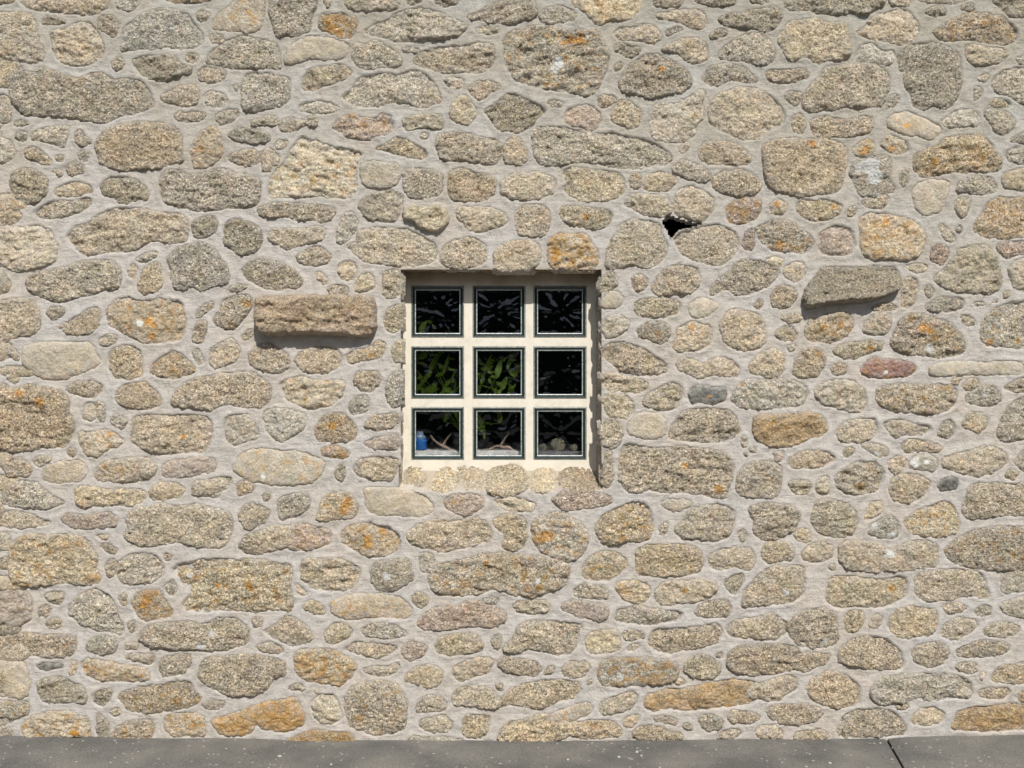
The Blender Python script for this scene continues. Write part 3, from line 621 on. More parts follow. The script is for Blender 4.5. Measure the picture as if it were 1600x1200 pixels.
y2 44,124 48,116 56,113 66,114 72,118 71,124 66,128 60,131 50,131 44,128
y1 156,112 160,107 172,107 176,112 175,118 168,119 160,120 156,117
b1 -4,120 2,119 12,119 24,126 34,132 35,134 20,134 6,130 -2,127 -20,124
@1200,580
g0 28,12 34,7 44,5 54,6 60,12 62,20 59,26 52,26 44,23 34,21 30,17
b2 67,14 72,9 84,8 100,9 112,8 118,13 118,20 112,25 102,27 90,26 78,25 70,22
y0 114,6 118,3 122,4 120,8 115,8
y0 121,9 126,4 131,5 131,9 126,12 122,11
d0 147,10 154,5 166,4 166,12 154,13
l0 122,17 130,11 138,8 145,12 146,18 142,21 134,22 126,20
g0 143,40 146,30 152,20 158,17 166,16 166,42 156,43 146,44
b1 43,38 46,32 56,30 66,29 69,33 68,40 60,44 50,45 44,43
b0 72,32 80,30 88,32 94,34 102,34 101,39 94,41 86,39 80,42 76,40
g0 106,40 108,32 113,30 117,33 116,40 112,43 107,41
y0 121,32 126,26 132,26 137,30 136,35 132,39 124,37 121,34
b1 83,47 88,42 96,43 104,46 109,48 106,51 96,50 86,51
s0 58,46 64,45 74,48 75,52 70,54 64,51
y0 47,50 51,47 55,49 51,54 47,54
b1 11,57 16,52 26,50 34,49 42,54 41,57 34,60 24,61 16,61
p0 4,50 9,50 9,56 4,56
L0 88,57 93,53 100,52 105,54 106,60 102,63 94,62 89,61
b0 75,57 80,53 86,55 84,60 80,64 76,61
b1 108,55 114,52 124,50 134,47 142,47 149,53 149,57 140,64 130,66 120,64 112,61 108,59
g1 154,56 160,49 166,48 166,62 158,63
y0 147,65 151,61 156,64 154,68 148,67
k0 106,71 110,67 117,67 119,71 116,74 108,75
g2 42,66 48,60 56,57 66,56 72,62 72,69 68,75 58,77 48,76 42,72
c0 12,70 18,68 26,69 27,74 24,77 16,77
c0 30,70 36,65 38,68 38,76 33,77 30,75
b0 75,74 78,67 86,64 96,65 102,69 100,76 94,80 86,83 78,80
b1 122,82 126,72 134,69 150,71 166,70 166,91 152,90 138,91 126,93 121,88
d1 27,90 30,82 38,80 48,82 55,88 56,96 53,102 44,104 34,103 28,97
y1 60,90 65,82 71,81 71,88 66,92 61,94
y2 84,94 92,88 102,84 112,81 118,87 120,95 118,101 108,104 96,103 88,101
l0 61,100 68,94 78,90 82,96 82,102 78,105 68,104
b2 110,112 118,104 130,99 144,97 158,97 166,98 166,124 154,124 140,125 124,123 114,118
y0 16,102 20,98 26,100 27,104 24,107 18,105
b0 20,114 26,108 34,106 40,110 40,116 34,119 26,119 21,117
b1 44,108 56,106 68,108 76,112 86,107 96,106 106,108 107,116 105,122 96,123 86,125 76,124 66,126 56,124 48,123 45,118
b0 150,57 151,57 150,58
@0,870
b0 65,5 70,0 73,2 72,12 68,13
w1 73,12 74,3 82,-2 96,-2 102,4 102,10 98,15 90,17 82,18 76,16
b0 103,-2 108,-1 106,3 103,2
P1 -4,20 8,20 16,22 20,27 20,34 19,40 12,43 4,42 -4,42
d0 27,24 32,22 40,22 40,27 36,30 30,28
b0 24,34 28,30 32,33 30,37 25,37
o0 28,41 34,38 38,39 38,44 30,44
w1 42,34 47,26 54,21 62,20 68,24 72,30 74,38 78,46 76,49 68,47 58,45 48,41
b0 75,24 79,22 79,30 76,30
o3 82,30 84,24 90,21 100,21 104,28 108,34 106,38 98,39 91,41 86,37
b0 103,18 108,13 111,22 108,25 104,23
y2 107,8 112,4 122,2 138,1 154,2 170,3 182,5 183,14 180,18 184,28 182,34 170,33 158,34 144,33 130,34 116,34 113,30 120,22 112,16
b1 86,50 92,44 104,41 116,41 128,42 134,39 144,38 154,42 156,48 155,54 148,57 134,59 118,58 104,58 92,56
b0 80,42 84,40 84,47 81,46
b1 -4,49 10,48 24,48 36,49 46,50 48,56 45,61 36,63 24,62 10,61 -4,60
w0 54,54 60,50 70,50 74,54 72,60 64,62 54,58
b0 78,54 86,54 86,58 79,58
b0 77,62 86,61 95,60 97,64 94,67 84,65
b0 99,67 102,63 112,61 119,62 119,68 116,73 108,74 102,75
s1 -4,66 6,64 14,66 16,70 19,78 18,86 12,89 4,87 -4,86
k0 21,68 28,66 38,67 40,69 32,71 24,70
o1 44,70 46,64 48,66 47,74 44,74
o2 50,66 56,63 68,66 80,68 90,70 94,74 93,77 82,78 68,78 56,76 52,73
d1 23,80 28,76 38,75 46,78 52,82 54,88 53,91 44,90 36,91 28,91 25,87
d0 58,86 64,83 70,84 69,90 64,94 58,92
o2 73,88 78,84 90,81 104,79 118,77 122,84 126,88 124,92 114,95 104,97 92,98 82,96 77,92
b1 125,66 132,63 146,62 160,62 174,64 179,67 177,74 170,76 166,84 160,86 148,87 138,85 128,79 124,76
P0 126,92 132,90 142,91 138,95 130,96
o2 -4,92 6,91 12,94 18,91 18,98 12,99 4,97 -4,97
y0 68,97 73,94 76,98 72,100
g2 13,106 22,99 32,97 44,97 50,100 55,101 56,108 57,115 40,117 18,116
g0 60,98 64,99 68,106 68,114 60,114
o2 70,112 76,104 86,102 94,102 97,108 93,114 80,117 70,117
g0 -4,102 6,100 8,104 -4,105
o2 102,102 108,98 120,98 128,100 129,107 127,112 116,112 108,113 103,108
O3 132,102 142,99 152,96 164,92 174,89 184,88 188,93 190,100 189,106 182,109 174,110 164,108 160,104 156,111 144,113 136,110
@400,870
c1 27,8 30,2 42,1 54,2 64,6 66,10 62,18 54,21 46,21 38,22 32,18 28,12
b0 24,16 28,18 32,23 30,25 26,22
y0 28,32 34,27 42,30 43,36 38,36
g0 72,8 76,3 88,1 96,1 98,8 99,14 92,18 84,22 76,21 72,16
s2 46,28 54,25 64,23 80,24 92,26 98,34 96,38 90,40 78,38 68,38 60,40 52,38 47,34
y0 97,26 102,22 108,26 108,30 102,32 98,29
b2 108,10 116,4 130,2 144,-2 160,-2 174,0 186,2 196,5 195,16 188,20 178,24 170,25 160,24 152,20 140,23 126,24 112,23 108,16
b0 -2,38 4,39 4,44 -2,44
b0 4,47 12,42 18,37 24,38 30,43 35,48 35,53 28,55 22,56 14,52
y1 42,48 48,42 56,41 60,46 58,51 50,55 44,53
w0 65,46 72,42 84,42 94,46 94,49 86,51 76,50 67,49
p0 100,43 104,36 112,32 124,31 132,28 140,28 148,32 156,34 156,40 150,44 140,43 128,44 116,46 106,45
w0 140,28 146,25 152,27 150,30 142,30
b0 0,56 6,54 14,55 18,59 12,61 2,59
b0 55,58 62,53 72,54 86,55 88,58 80,63 70,63 60,60
p0 91,58 96,53 104,54 107,58 104,62 96,65 92,62
y0 112,56 116,50 126,48 138,49 142,54 141,59 132,60 122,62 114,60
y0 147,52 151,48 154,52 152,58 148,57
y3 23,64 26,59 34,58 42,57 52,60 58,64 63,68 60,74 54,79 52,81 46,79 36,79 28,75 24,70
b0 66,70 72,68 82,69 88,66 91,69 86,74 78,75 70,73
y0 92,77 98,70 106,67 114,69 117,73 115,80 108,82 102,79
b1 122,74 124,68 134,64 146,62 149,67 144,73 136,76 128,78
d0 20,82 26,79 32,82 28,84 20,83
b0 36,84 40,82 38,86
c0 34,91 40,86 48,86 52,92 54,100 50,104 40,103 36,99
b2 56,90 58,82 66,79 78,78 86,79 92,85 94,94 94,102 92,108 84,110 76,112 66,109 58,105 56,98
b0 100,92 106,87 116,88 119,92 118,96 108,97 101,97
b0 101,103 108,101 118,99 122,103 121,109 110,110 102,107
b0 123,88 128,81 136,81 146,82 150,87 154,91 150,95 140,94 132,92 124,93
b0 150,80 154,80 154,84 151,83
y0 129,104 132,98 140,99 147,99 146,106 142,112 134,114 129,111
y0 151,113 156,104 166,102 178,99 188,99 197,104 198,110 192,114 180,117 166,116 152,116
O3 16,116 26,111 36,109 48,110 58,110 62,114 60,119 40,120 20,119
g0 94,115 100,112 110,114 122,113 130,115 130,119 96,119
@800,870
P1 30,32 34,28 40,27 50,29 60,31 60,37 56,40 48,39 38,36
c0 0,31 4,28 14,27 22,28 24,33 18,35 8,36 2,34
b1 38,21 42,17 54,18 60,22 60,26 50,26 40,25
y2 64,20 68,15 78,15 85,18 86,24 82,30 74,29 69,26
b1 89,22 94,16 106,15 118,15 126,15 128,20 124,25 114,28 104,29 94,30 90,27
y0 132,16 138,12 145,10 144,16 140,24 137,23
b0 113,35 118,30 126,27 134,26 137,31 136,37 126,38 118,38
b1 143,30 146,20 152,13 160,6 174,5 182,6 183,16 181,26 174,29 160,30 146,32
w1 64,36 66,32 78,31 90,33 102,34 108,36 104,40 94,42 82,42 70,41 64,40
b1 0,52 4,44 10,40 22,40 36,41 44,43 42,50 40,56 36,61 28,62 18,58 8,58 0,60 -6,58
y0 46,52 50,47 60,46 66,46 68,52 67,58 58,60 50,61 47,58
b0 69,48 74,46 82,47 82,50 76,52 71,51
b0 71,57 76,54 80,55 77,59 72,59
b1 84,54 88,46 98,45 108,44 118,43 130,42 131,50 128,55 118,56 108,58 98,61 90,59
b0 134,44 140,39 152,38 166,38 172,42 172,48 166,51 154,51 140,50 135,48
g0 127,62 131,60 131,63
b0 -9,67 -6,63 6,64 16,66 19,70 16,75 6,74 -4,73
b0 20,72 24,68 27,70 24,74 20,74
b0 30,70 36,66 46,65 49,70 46,75 38,76 32,74
b0 47,78 50,76 50,80 47,81
l3 54,68 60,64 76,63 92,64 102,66 104,72 101,77 92,79 78,80 66,81 56,80 54,76
b0 102,78 106,75 109,79 104,81
y0 107,70 110,64 118,61 126,64 130,70 128,75 120,76 112,75
b0 134,64 138,57 152,55 166,55 178,56 181,62 178,69 170,73 156,74 142,73 134,69
o1 -5,86 6,80 18,77 30,77 42,79 43,84 40,89 28,91 18,95 10,94 0,92 -10,94
s2 21,102 28,97 38,93 48,90 50,95 48,99 38,102 26,104
b0 54,96 56,90 66,87 74,84 78,86 78,92 72,96 64,98 56,98
O2 81,94 84,87 94,83 104,83 114,82 122,79 134,77 146,77 154,79 155,86 152,92 140,94 126,95 112,96 100,95 88,97
o0 69,104 74,99 80,99 79,103 72,107
P0 88,101 94,99 102,101 104,105 94,104
o2 32,108 38,104 50,102 62,103 68,107 68,112 58,113 46,114 36,112
y1 74,110 82,105 92,107 102,110 108,113 100,115 76,115
b0 107,104 112,104 113,108 107,108
g1 116,101 122,98 132,102 130,108 120,109
b0 134,100 138,96 150,97 156,101 150,104 138,105
b0 152,109 156,105 166,106 166,112 154,113
b1 128,110 140,107 144,110 136,114 128,114
@1200,870
y1 36,20 40,12 52,12 64,14 74,14 86,12 88,18 86,25 78,30 68,32 56,31 44,32 36,28
b1 92,12 100,9 112,8 124,8 134,10 136,18 139,24 136,26 124,24 112,27 98,28 92,24
b0 38,6 41,4 42,8 39,8
w0 145,11 152,8 166,8 166,20 156,22 147,23
b0 109,30 116,28 126,32 120,35 112,36
d0 129,34 134,30 140,31 139,36 132,37
g0 146,30 152,27 166,24 166,38 156,38 147,35
b1 -6,38 0,35 8,38 9,46 6,52 -2,52 -12,51 -14,44
b1 12,44 16,38 24,33 34,32 42,36 43,44 44,52 38,56 28,57 20,56 14,50
y0 47,38 51,34 58,34 60,40 56,46 48,48
b0 63,42 67,36 71,38 70,43 65,45
y1 75,42 79,34 88,31 98,32 106,34 106,42 103,49 92,50 82,51 77,47
b0 108,46 112,40 122,38 130,39 131,44 126,49 116,52 109,50
b0 134,46 140,41 150,41 157,44 156,49 146,50 136,49
b0 15,64 20,61 30,60 39,61 38,65 30,68 24,72 16,70
b1 44,62 46,56 54,51 66,50 76,52 82,58 85,65 85,70 76,70 64,70 52,68 44,66
g1 90,60 94,55 104,53 112,56 113,62 108,68 98,69 92,67
b0 117,58 124,55 134,52 146,53 152,56 148,60 138,62 126,63 118,62
b0 117,68 122,66 130,67 132,70 126,73 119,71
b0 132,73 135,72 134,77 132,76
o1 139,74 144,69 154,67 166,66 166,79 152,79 140,78
b0 -14,88 -10,80 0,78 10,74 18,76 19,81 12,86 6,90 0,90 -12,88
o1 23,84 28,76 38,72 48,74 56,80 58,86 56,92 48,94 38,94 28,89
b0 -2,94 8,92 20,92 30,95 35,98 30,102 20,105 10,105 0,100
w0 64,84 68,78 76,75 90,73 104,73 118,74 126,78 128,84 126,89 116,88 104,90 94,88 82,91 68,92 64,88
o1 131,85 136,82 148,82 152,85 146,89 134,89
O1 156,88 160,83 166,82 166,90 158,91
g0 43,108 46,100 54,96 66,95 78,97 84,102 87,108 84,112 70,112 44,113
y0 89,102 94,96 104,94 110,98 108,103 98,105 90,105
b0 80,93 86,92 88,94 82,95
O2 114,106 118,98 126,94 140,93 154,92 166,93 166,108 150,109 130,109 116,109
o1 16,112 22,108 32,108 38,112 36,116 18,116
b0 -4,107 6,107 10,110 8,114 -6,114
"""
# ------------------------------------------------------------------ stones: outlines read off the wall
KIND = {'g': ((.385, .345, .280), 1.), 'b': ((.445, .372, .280), 1.), 'y': ((.485, .400, .265), 1.), 'w': ((.450, .420, .362), 1.),
        'd': ((.300, .265, .195), 1.), 'c': ((.470, .408, .305), .85), 'o': ((.440, .345, .235), .95), 'R': ((.235, .145, .120), .7), 'O': ((.385, .285, .165), .85),
        'p': ((.420, .310, .255), .9), 'P': ((.285, .220, .200), .7), 's': ((.335, .295, .235), .4), 'k': ((.120, .120, .108), .45),
        'l': ((.385, .355, .290), .8), 'L': ((.250, .240, .225), .4), 'S': ((.335, .300, .232), 1.), 'Z': ((.355, .275, .190), .75)}
stones = []
ox = oy = 0
for ln in DATA.strip().splitlines():
    if ln[0] == '@':
        ox, oy = map(int, ln[1:].split(',')); continue
    p = ln.split(); k, lich = p[0][0], int(p[0][1])
    P = np.array([[float(a) for a in q.split(',')] for q in p[1:]]) * 2.5 + (ox, oy)
    stones.append((k, lich, P))
stones.append(('Z', 0, np.array([(402, 468), (415, 463), (475, 464), (538, 464), (580, 464), (585, 478), (586, 512), (581, 525), (555, 523), (512, 521), (450, 520), (412, 522), (404, 505)], float)))
OPEN = (px(626, 0)[0], px(940, 0)[0], px(0, 736)[1], px(0, 421)[1])     # window opening: X0 X1 Z0 Z1 (on the face)
SILL_B = px(0, 768)[1]; DEP = 0.115
HOLE = np.array([(1034, 347), (1041, 340), (1049, 336), (1056, 340), (1075, 346), (1097, 350), (1084, 354), (1064, 361), (1052, 374), (1046, 371), (1043, 362)], float)
WHITE = [(872, 100, 10), (866, 108, 7), (1358, 258, 16), (1366, 277, 13), (1340, 262, 8), (1383, 583, 4), (1429, 722, 8), (1447, 721, 5), (1370, 709, 5), (316, 1009, 7), (332, 990, 5),
         (297, 900, 5), (840, 907, 5), (1227, 924, 6), (1389, 865, 8), (1392, 837, 8), (1366, 822, 6), (412, 744, 5), (1383, 381, 3), (1452, 545, 8), (1535, 618, 4), (100, 1001, 4), (1120, 1122, 3),
         (420, 30, 3), (220, 505, 6), (605, 900, 7), (1325, 1120, 4), (968, 1056, 7), (1288, 1000, 5)]
ORANGE = [(892, 64, 8), (905, 66, 7), (882, 68, 5), (855, 133, 5), (856, 58, 4), (1033, 110, 5), (286, 683, 5), (166, 727, 5), (1122, 763, 7), (1070, 727, 6), (847, 838, 10), (858, 836, 8), (838, 843, 6),
          (235, 502, 7), (240, 508, 5), (237, 525, 6), (389, 475, 6), (520, 45, 8), (530, 52, 8), (514, 36, 6), (868, 395, 8), (866, 402, 7), (916, 340, 5), (1268, 225, 6), (1415, 198, 5), (1458, 255, 7), (1350, 237, 8),
          (1391, 232, 5), (1212, 318, 6), (1218, 384, 9), (1302, 322, 5), (1382, 347, 6), (1440, 513, 8), (1450, 517, 6), (1278, 553, 5), (1286, 511, 5), (1313, 507, 5), (1358, 545, 6), (1080, 512, 5), (1158, 600, 5),
          (544, 785, 8), (536, 797, 8), (575, 840, 7), (575, 850, 8), (597, 830, 6), (520, 665, 7), (35, 615, 7), (65, 628, 7), (172, 678, 6), (340, 915, 5), (230, 935, 9), (225, 945, 7), (390, 915, 7), (1365, 530, 5),
          (843, 917, 6), (1394, 920, 6), (1545, 535, 6), (1590, 533, 5), (127, 125, 4), (1460, 805, 4), (1343, 835, 3), (1070, 922, 5), (1084, 182, 4), (1102, 600, 3), (1107, 620, 4)]
EXTRA = [(665, 343, .022), (1135, 1130, 0), (1335, 445, .045), (1325, 630, .008), (1335, 100, .01), (1570, 25, .01), (495, 492, .055), (1555, 20, .012), (590, 1105, .006), (860, 90, .012), (850, 1100, 0), (675, 705, 0), (925, 1040, .0), (905, 1065, .01), (1350, 80, .01), (205, 95, .006)]

def smooth_poly(P):
    for c in (0.19, 0.10):
        Q = np.roll(P, -1, 0)
        P = np.stack([P * (1 - c) + Q * c, P * c + Q * (1 - c)], 1).reshape(-1, 2)
    return P
GROW = 0.0095        # the traced outlines run just inside the stones
def sdf(P, x, y):   # signed distance, positive inside
    d2 = np.full(x.shape, 1e9); ins = np.zeros(x.shape, bool); n = len(P)
    for i in range(n):
        ax, ay = P[i]; bx, by = P[(i + 1) % n]; ex, ey = bx - ax, by - ay
        wx = x - ax; wy = y - ay; t = np.clip((wx * ex + wy * ey) / (ex * ex + ey * ey + 1e-12), 0, 1)
        d2 = np.minimum(d2, (wx - ex * t) ** 2 + (wy - ey * t) ** 2)
        c = ((ay > y) != (by > y)) & (x < (bx - ax) * (y - ay) / (by - ay + 1e-12) + ax); ins ^= c
    d = np.sqrt(d2); return np.where(ins, d, -d)
def to_world(P): return np.stack([(P[:, 0] - 800) / F * D, (600 - P[:, 1]) / F * D], 1)
def area(P):
    x, y = P[:, 0], P[:, 1]; return abs((x * np.roll(y, -1) - y * np.roll(x, -1)).sum()) / 2

def warp(X, Z, h, full=True):
    """bends the face back into the sloping sill below the window; h = height out of the surface"""
    Y = -h.copy(); XX = X.copy(); ZZ = Z.copy()
    if full is False: return X, -h, Z
    inside = (X > OPEN[0] - 0.002) & (X < OPEN[1] + 0.004)
    t = (Z - SILL_B) / (OPEN[2] - SILL_B); t = np.clip(t, 0, 1.0) * inside * ((Z < OPEN[2] + 0.02) if full is True else 1)
    tt = t * t * (3 - 2 * t) * 0.35 + t * 0.65
    dep = DEP * tt
    k = 1 + dep / D
    XX = X * k; bl = np.clip(t * 5, 0, 1); ZZ = Z * k + h * 0.5 * bl; Y = dep - h * (1 - .25 * bl)
    return XX, Y, ZZ

HPOLY = to_world(HOLE); HW = HPOLY.mean(0)
def outline_noise(x, y, sd):
    return GROW + vnoise(x, y, 0.030, sd) * 0.0034 + vnoise(x, y, 0.011, sd + 3) * 0.0026 + vnoise(x, y, 0.006, sd + 4) * 0.0012
def stone_field(k, lich, Pw, seed, step, Hx=0.0, window=None, fine=True):
    r = np.random.default_rng(seed)
    x0, y0 = Pw.min(0) - 0.010; x1, y1 = Pw.max(0) + 0.010
    gx = np.arange(x0, x1 + step, step); gy = np.arange(y0, y1 + step, step)
    X, Z = np.meshgrid(gx, gy); sh = X.shape
    X = X + (r.random(sh) - .5) * step * .5; Z = Z + (r.random(sh) - .5) * step * .5
    s = sdf(Pw, X, Z) + outline_noise(X, Z, seed * .37)
    tint, grain = KIND[k]
    if OPEN[0] < Pw[:, 0].mean() < OPEN[1] and SILL_B - .01 < Pw[:, 1].mean() < OPEN[2] + .03: s = s + .0075
    if abs(Pw[:, 0].mean() - HW[0]) < .25 and abs(Pw[:, 1].mean() - HW[1]) < .25: s = np.minimum(s, -sdf(HPOLY, X, Z) + .001)
    sp = np.maximum(s, 0)
    big = min(1.0, math.sqrt(area(Pw)) / 0.16)
    H = 0.003 + 0.0045 * r.random() + 0.003 * big
    ek = 0.0030 + 0.0035 * r.random()
    e = 1 - np.exp(-sp / ek)
    if k in 's': H *= 0.8
    h = -0.016 + (0.016 + H) * e + (0.002 + 0.003 * big) * (1 - np.exp(-sp / 0.022))
    cx, cy = Pw.mean(0); tx, ty = (r.random(2) - .5) * 0.10
    h = h + ((X - cx) * tx + (Z - cy) * ty) * e
    rg = 0.35 + 0.65 * grain if k not in 's' else 0.35
    h = h + e * rg * (vnoise(X, Z, 0.045, seed) * 0.0055 * big + vnoise(X, Z, 0.020, seed + 5) * 0.0036)
    if fine:
        n = np.abs(vnoise(X, Z, 0.0105, seed + 9)); h = h - e * rg * (0.0042 * (1 - n) ** 3) 
        h = h + e * rg * (vnoise(X, Z, 0.0072, seed + 2) * 0.0034 + (r.random(sh) - .5) * 0.0022)
    if k in 'cZSd' or (big > .7 and r.random() < 0.45 and k != 's'):     # layered, cleft faces
        a = (r.random() - .5) * (0.7 if k != 'Z' else 0.0) - (.06 if k == 'Z' else 0); u = X * math.cos(a) + Z * math.sin(a); v = -X * math.sin(a) + Z * math.cos(a)
        if k == 'Z': v = v * .7 + vnoise(X, Z, .06, 77) * .008
        q = vnoise(u / 4.0, v, 0.017, seed + 11) + 0.5 * vnoise(u / 2.5, v, 0.008, seed + 12)
        amp = {'Z': 0.0075, 'S': 0.004, 'c': 0.005}.get(k, 0.0038)
        h = h + e * amp * np.sign(q) * np.abs(q) ** 0.55
    if r.random() < 0.45 and k not in 'ZS':     # flat split facets
        fac = np.full(sh, 9.0)
        for _ in range(4):
            a = r.random() * 6.28; sl = r.uniform(.05, .22); o_ = r.uniform(.0, .03)
            fac = np.minimum(fac, -sl * ((X - cx) * math.cos(a) + (Z - cy) * math.sin(a) - o_))
        h = h + e * np.clip(fac, -.010, .003)
    if Hx:
        if k == 'S':
            tz = np.clip((cy + 0.045 - Z + (X - cx) * 0.06) / 0.09, 0, 1); h = h + Hx * tz * (1 - np.exp(-sp / 0.004))
        else: h = h + Hx * (1 - np.exp(-sp / 0.0035))
    h = np.where(s < 0, -0.016 + s * 1.2, h)
    idx = -np.ones(sh, int)
    keep = s > -0.004
    cell = keep[:-1, :-1] | keep[1:, :-1] | keep[:-1, 1:] | keep[1:, 1:]
    use = np.zeros(sh, bool); use[:-1, :-1] |= cell; use[1:, :-1] |= cell; use[:-1, 1:] |= cell; use[1:, 1:] |= cell
    idx[use] = np.arange(use.sum())
    ii, jj = np.nonzero(cell)
    q = np.stack([idx[ii, jj], idx[ii, jj + 1], idx[ii + 1, jj + 1], idx[ii + 1, jj]], 1)
    sillstone = OPEN[0] < cx < OPEN[1] and SILL_B - .01 < cy < OPEN[2] + .03
    XX, YY, ZZ = warp(X[use], Z[use], h[use], 'sill' if sillstone else False)
    V = np.stack([XX, YY, ZZ], 1)
    n = use.sum(); hv = r.normal(1.15, 0.05); hw = r.normal(0, 0.015)
    pull = 0.0 if k in 'OklZRS' else 0.45
    c = (np.array(tint) * (1 - pull) + np.array([.435, .388, .292]) * pull) * hv * np.array([1 + hw, 1, 1 - hw])
    xs, zs = X[use], Z[use]
    T = np.ones((n, 4)); T[:, :3] = c; T[:, 3] = lich / 3.0
    ov = np.zeros(n); wh = np.zeros(n)
    wob = vnoise(xs, zs, 0.008, 3) * 0.004 + vnoise(xs, zs, 0.004, 8) * 0.002
    for (ax, ay, ar) in ORANGE:
        wx, wz = px(ax, ay); d = np.hypot(xs - wx, zs - wz) + wob; ov = np.maximum(ov, np.clip((ar / F * D * 1.05 - d) / 0.004, 0, 1))
    for (ax, ay, ar) in WHITE:
        wx, wz = px(ax, ay); d = np.hypot(xs - wx, zs - wz) + wob; wh = np.maximum(wh, np.clip((ar / F * D - d) / 0.004, 0, 1))
    T[:, :3] = T[:, :3] * (1 - ov[:, None] * .8) + np.array([.56, .29, .06]) * ov[:, None] * .8
    if k == 'l' and False: wh = np.maximum(wh, np.clip(vnoise(xs, zs, 0.02, 4) * 2 - .5, 0, 1) * .6)
    S = np.ones((n, 4)); S[:, 0] = grain * r.uniform(.55, 1.2); S[:, 1] = wh; S[:, 2] = np.exp(-np.maximum(s[use], 0) / 0.018)
    return V, q, T, S

wall = bpy.data.objects.new('stone_wall', None); coll.objects.link(wall); wall.location = (0, 0, GZ)
tag(wall, 'rough granite rubble wall with thick pale mortar joints round a glass block window', 'wall')
def under(o):       # keep world placement while parenting to the wall root at z = GZ
    o.parent = wall; o.location = (o.location[0], o.location[1], o.location[2] - GZ); return o

LAB = [(495, 492, 'long brown cleft stone slab jutting out left of the window'), (1335, 445, 'grey stone slab jutting out with a shadow beneath, right of the window'),
       (1103, 617, 'small smooth dark slate-grey stone right of the window'), (1237, 670, 'bright rusty orange stone right of the window'), (1362, 272, 'stone blotched with white lichen'),
       (1392, 575, 'dark red stone with a small white spot'), (495, 515, ''), (910, 183, 'small reddish pink stone above the window'), (485, 265, 'large pale cream cleft stone upper left of the window'),
       (868, 95, 'large round stone with a white lichen patch above the window'), (440, 1120, 'dark stone covered in orange lichen at the wall foot'), (620, 783, 'smooth grey slab under the window sill'), (523, 706, 'small terracotta red stone left of the window')]
polys = []
for i, (k, lich, P) in enumerate(stones):
    Pw = smooth_poly(to_world(P)); c = Pw.mean(0)
    Pw = c + (Pw - c) * 1.0
    polys.append([k, lich, Pw, area(Pw), P.mean(0), i])
order = sorted(polys, key=lambda t: -t[3])
big, small = order[:300], order[300:]
def extra(c):
    for (ax, ay, e) in EXTRA:
        if math.hypot(c[0] - ax, c[1] - ay) < 14: return e
    return 0.0
for (k, lich, Pw, A, c, i) in big:
    V, q, T, S = stone_field(k, lich, Pw, 100 + i, 0.0038, extra(c))
    o3 = V.mean(0); o3[1] = 0
    me = mesh_np('stone', V - o3, q, M_GR, True, {'tint': T, 'surf': S})
    o = under(link('stone', me, None, tuple(o3)))
    for (ax, ay, lb) in LAB:
        if lb and math.hypot(c[0] - ax, c[1] - ay) < 12: o['label'] = lb
# the smallest stones and pinnings, joined
# (the courses also run on past the edges of the photograph)
fill = []
fr = random.Random(3)
def filler(xa, xb, za, zb):
    z = za
    while z < zb:
        h = fr.uniform(.06, .13); x = xa
        while x < xb:
            w = fr.uniform(.08, .24); n = 9
            P = []
            for j in range(n):
                a = 2 * math.pi * j / n; cc, ss = math.cos(a), math.sin(a)
                f = fr.uniform(.85, 1.0)
                P.append((x + w / 2 + (w / 2 - .012) * math.copysign(abs(cc) ** .6, cc) * f, z + h / 2 + (h / 2 - .010) * math.copysign(abs(ss) ** .6, ss) * f))
            fill.append((fr.choice('gbbywbgdo'), fr.choice([0, 0, 0, 1, 2]), np.array(P)[::-1])); x += w
        z += h
XE = 800 / F * D
filler(-2.75, -XE - .02, GZ - .02, 2.0); filler(XE + .02, 2.75, GZ - .02, 2.0); filler(-XE, XE, 600 / F * D + .012, 2.0)
Vs, Qs, Ts, Ss = [], [], [], []; base = 0
def add_field(a):
    global base
    V, q, T, S = a; Vs.append(V); Qs.append(q + base); Ts.append(T); Ss.append(S); base += len(V)
for (k, lich, Pw, A, c, i) in small: add_field(stone_field(k, lich, Pw, 100 + i, 0.0036, 0))
o = under(link('small_stones', mesh_np('small_stones', np.concatenate(Vs), np.concatenate(Qs), M_GR, True, {'tint': np.concatenate(Ts), 'surf': np.concatenate(Ss)})))
tag(o, 'smallest stones and pinnings bedded between the larger ones', kind='stuff')
Vs, Qs, Ts, Ss = [], [], [], []; base = 0
for n, (k, lich, P) in enumerate(fill): add_field(stone_field(k, lich, smooth_poly(P), 2000 + n, 0.011, 0, fine=False))
o = under(link('outlying_stones', mesh_np('outlying_stones', np.concatenate(Vs), np.concatenate(Qs), M_GR, True, {'tint': np.concatenate(Ts), 'surf': np.concatenate(Ss)})))
tag(o, kind='stuff')

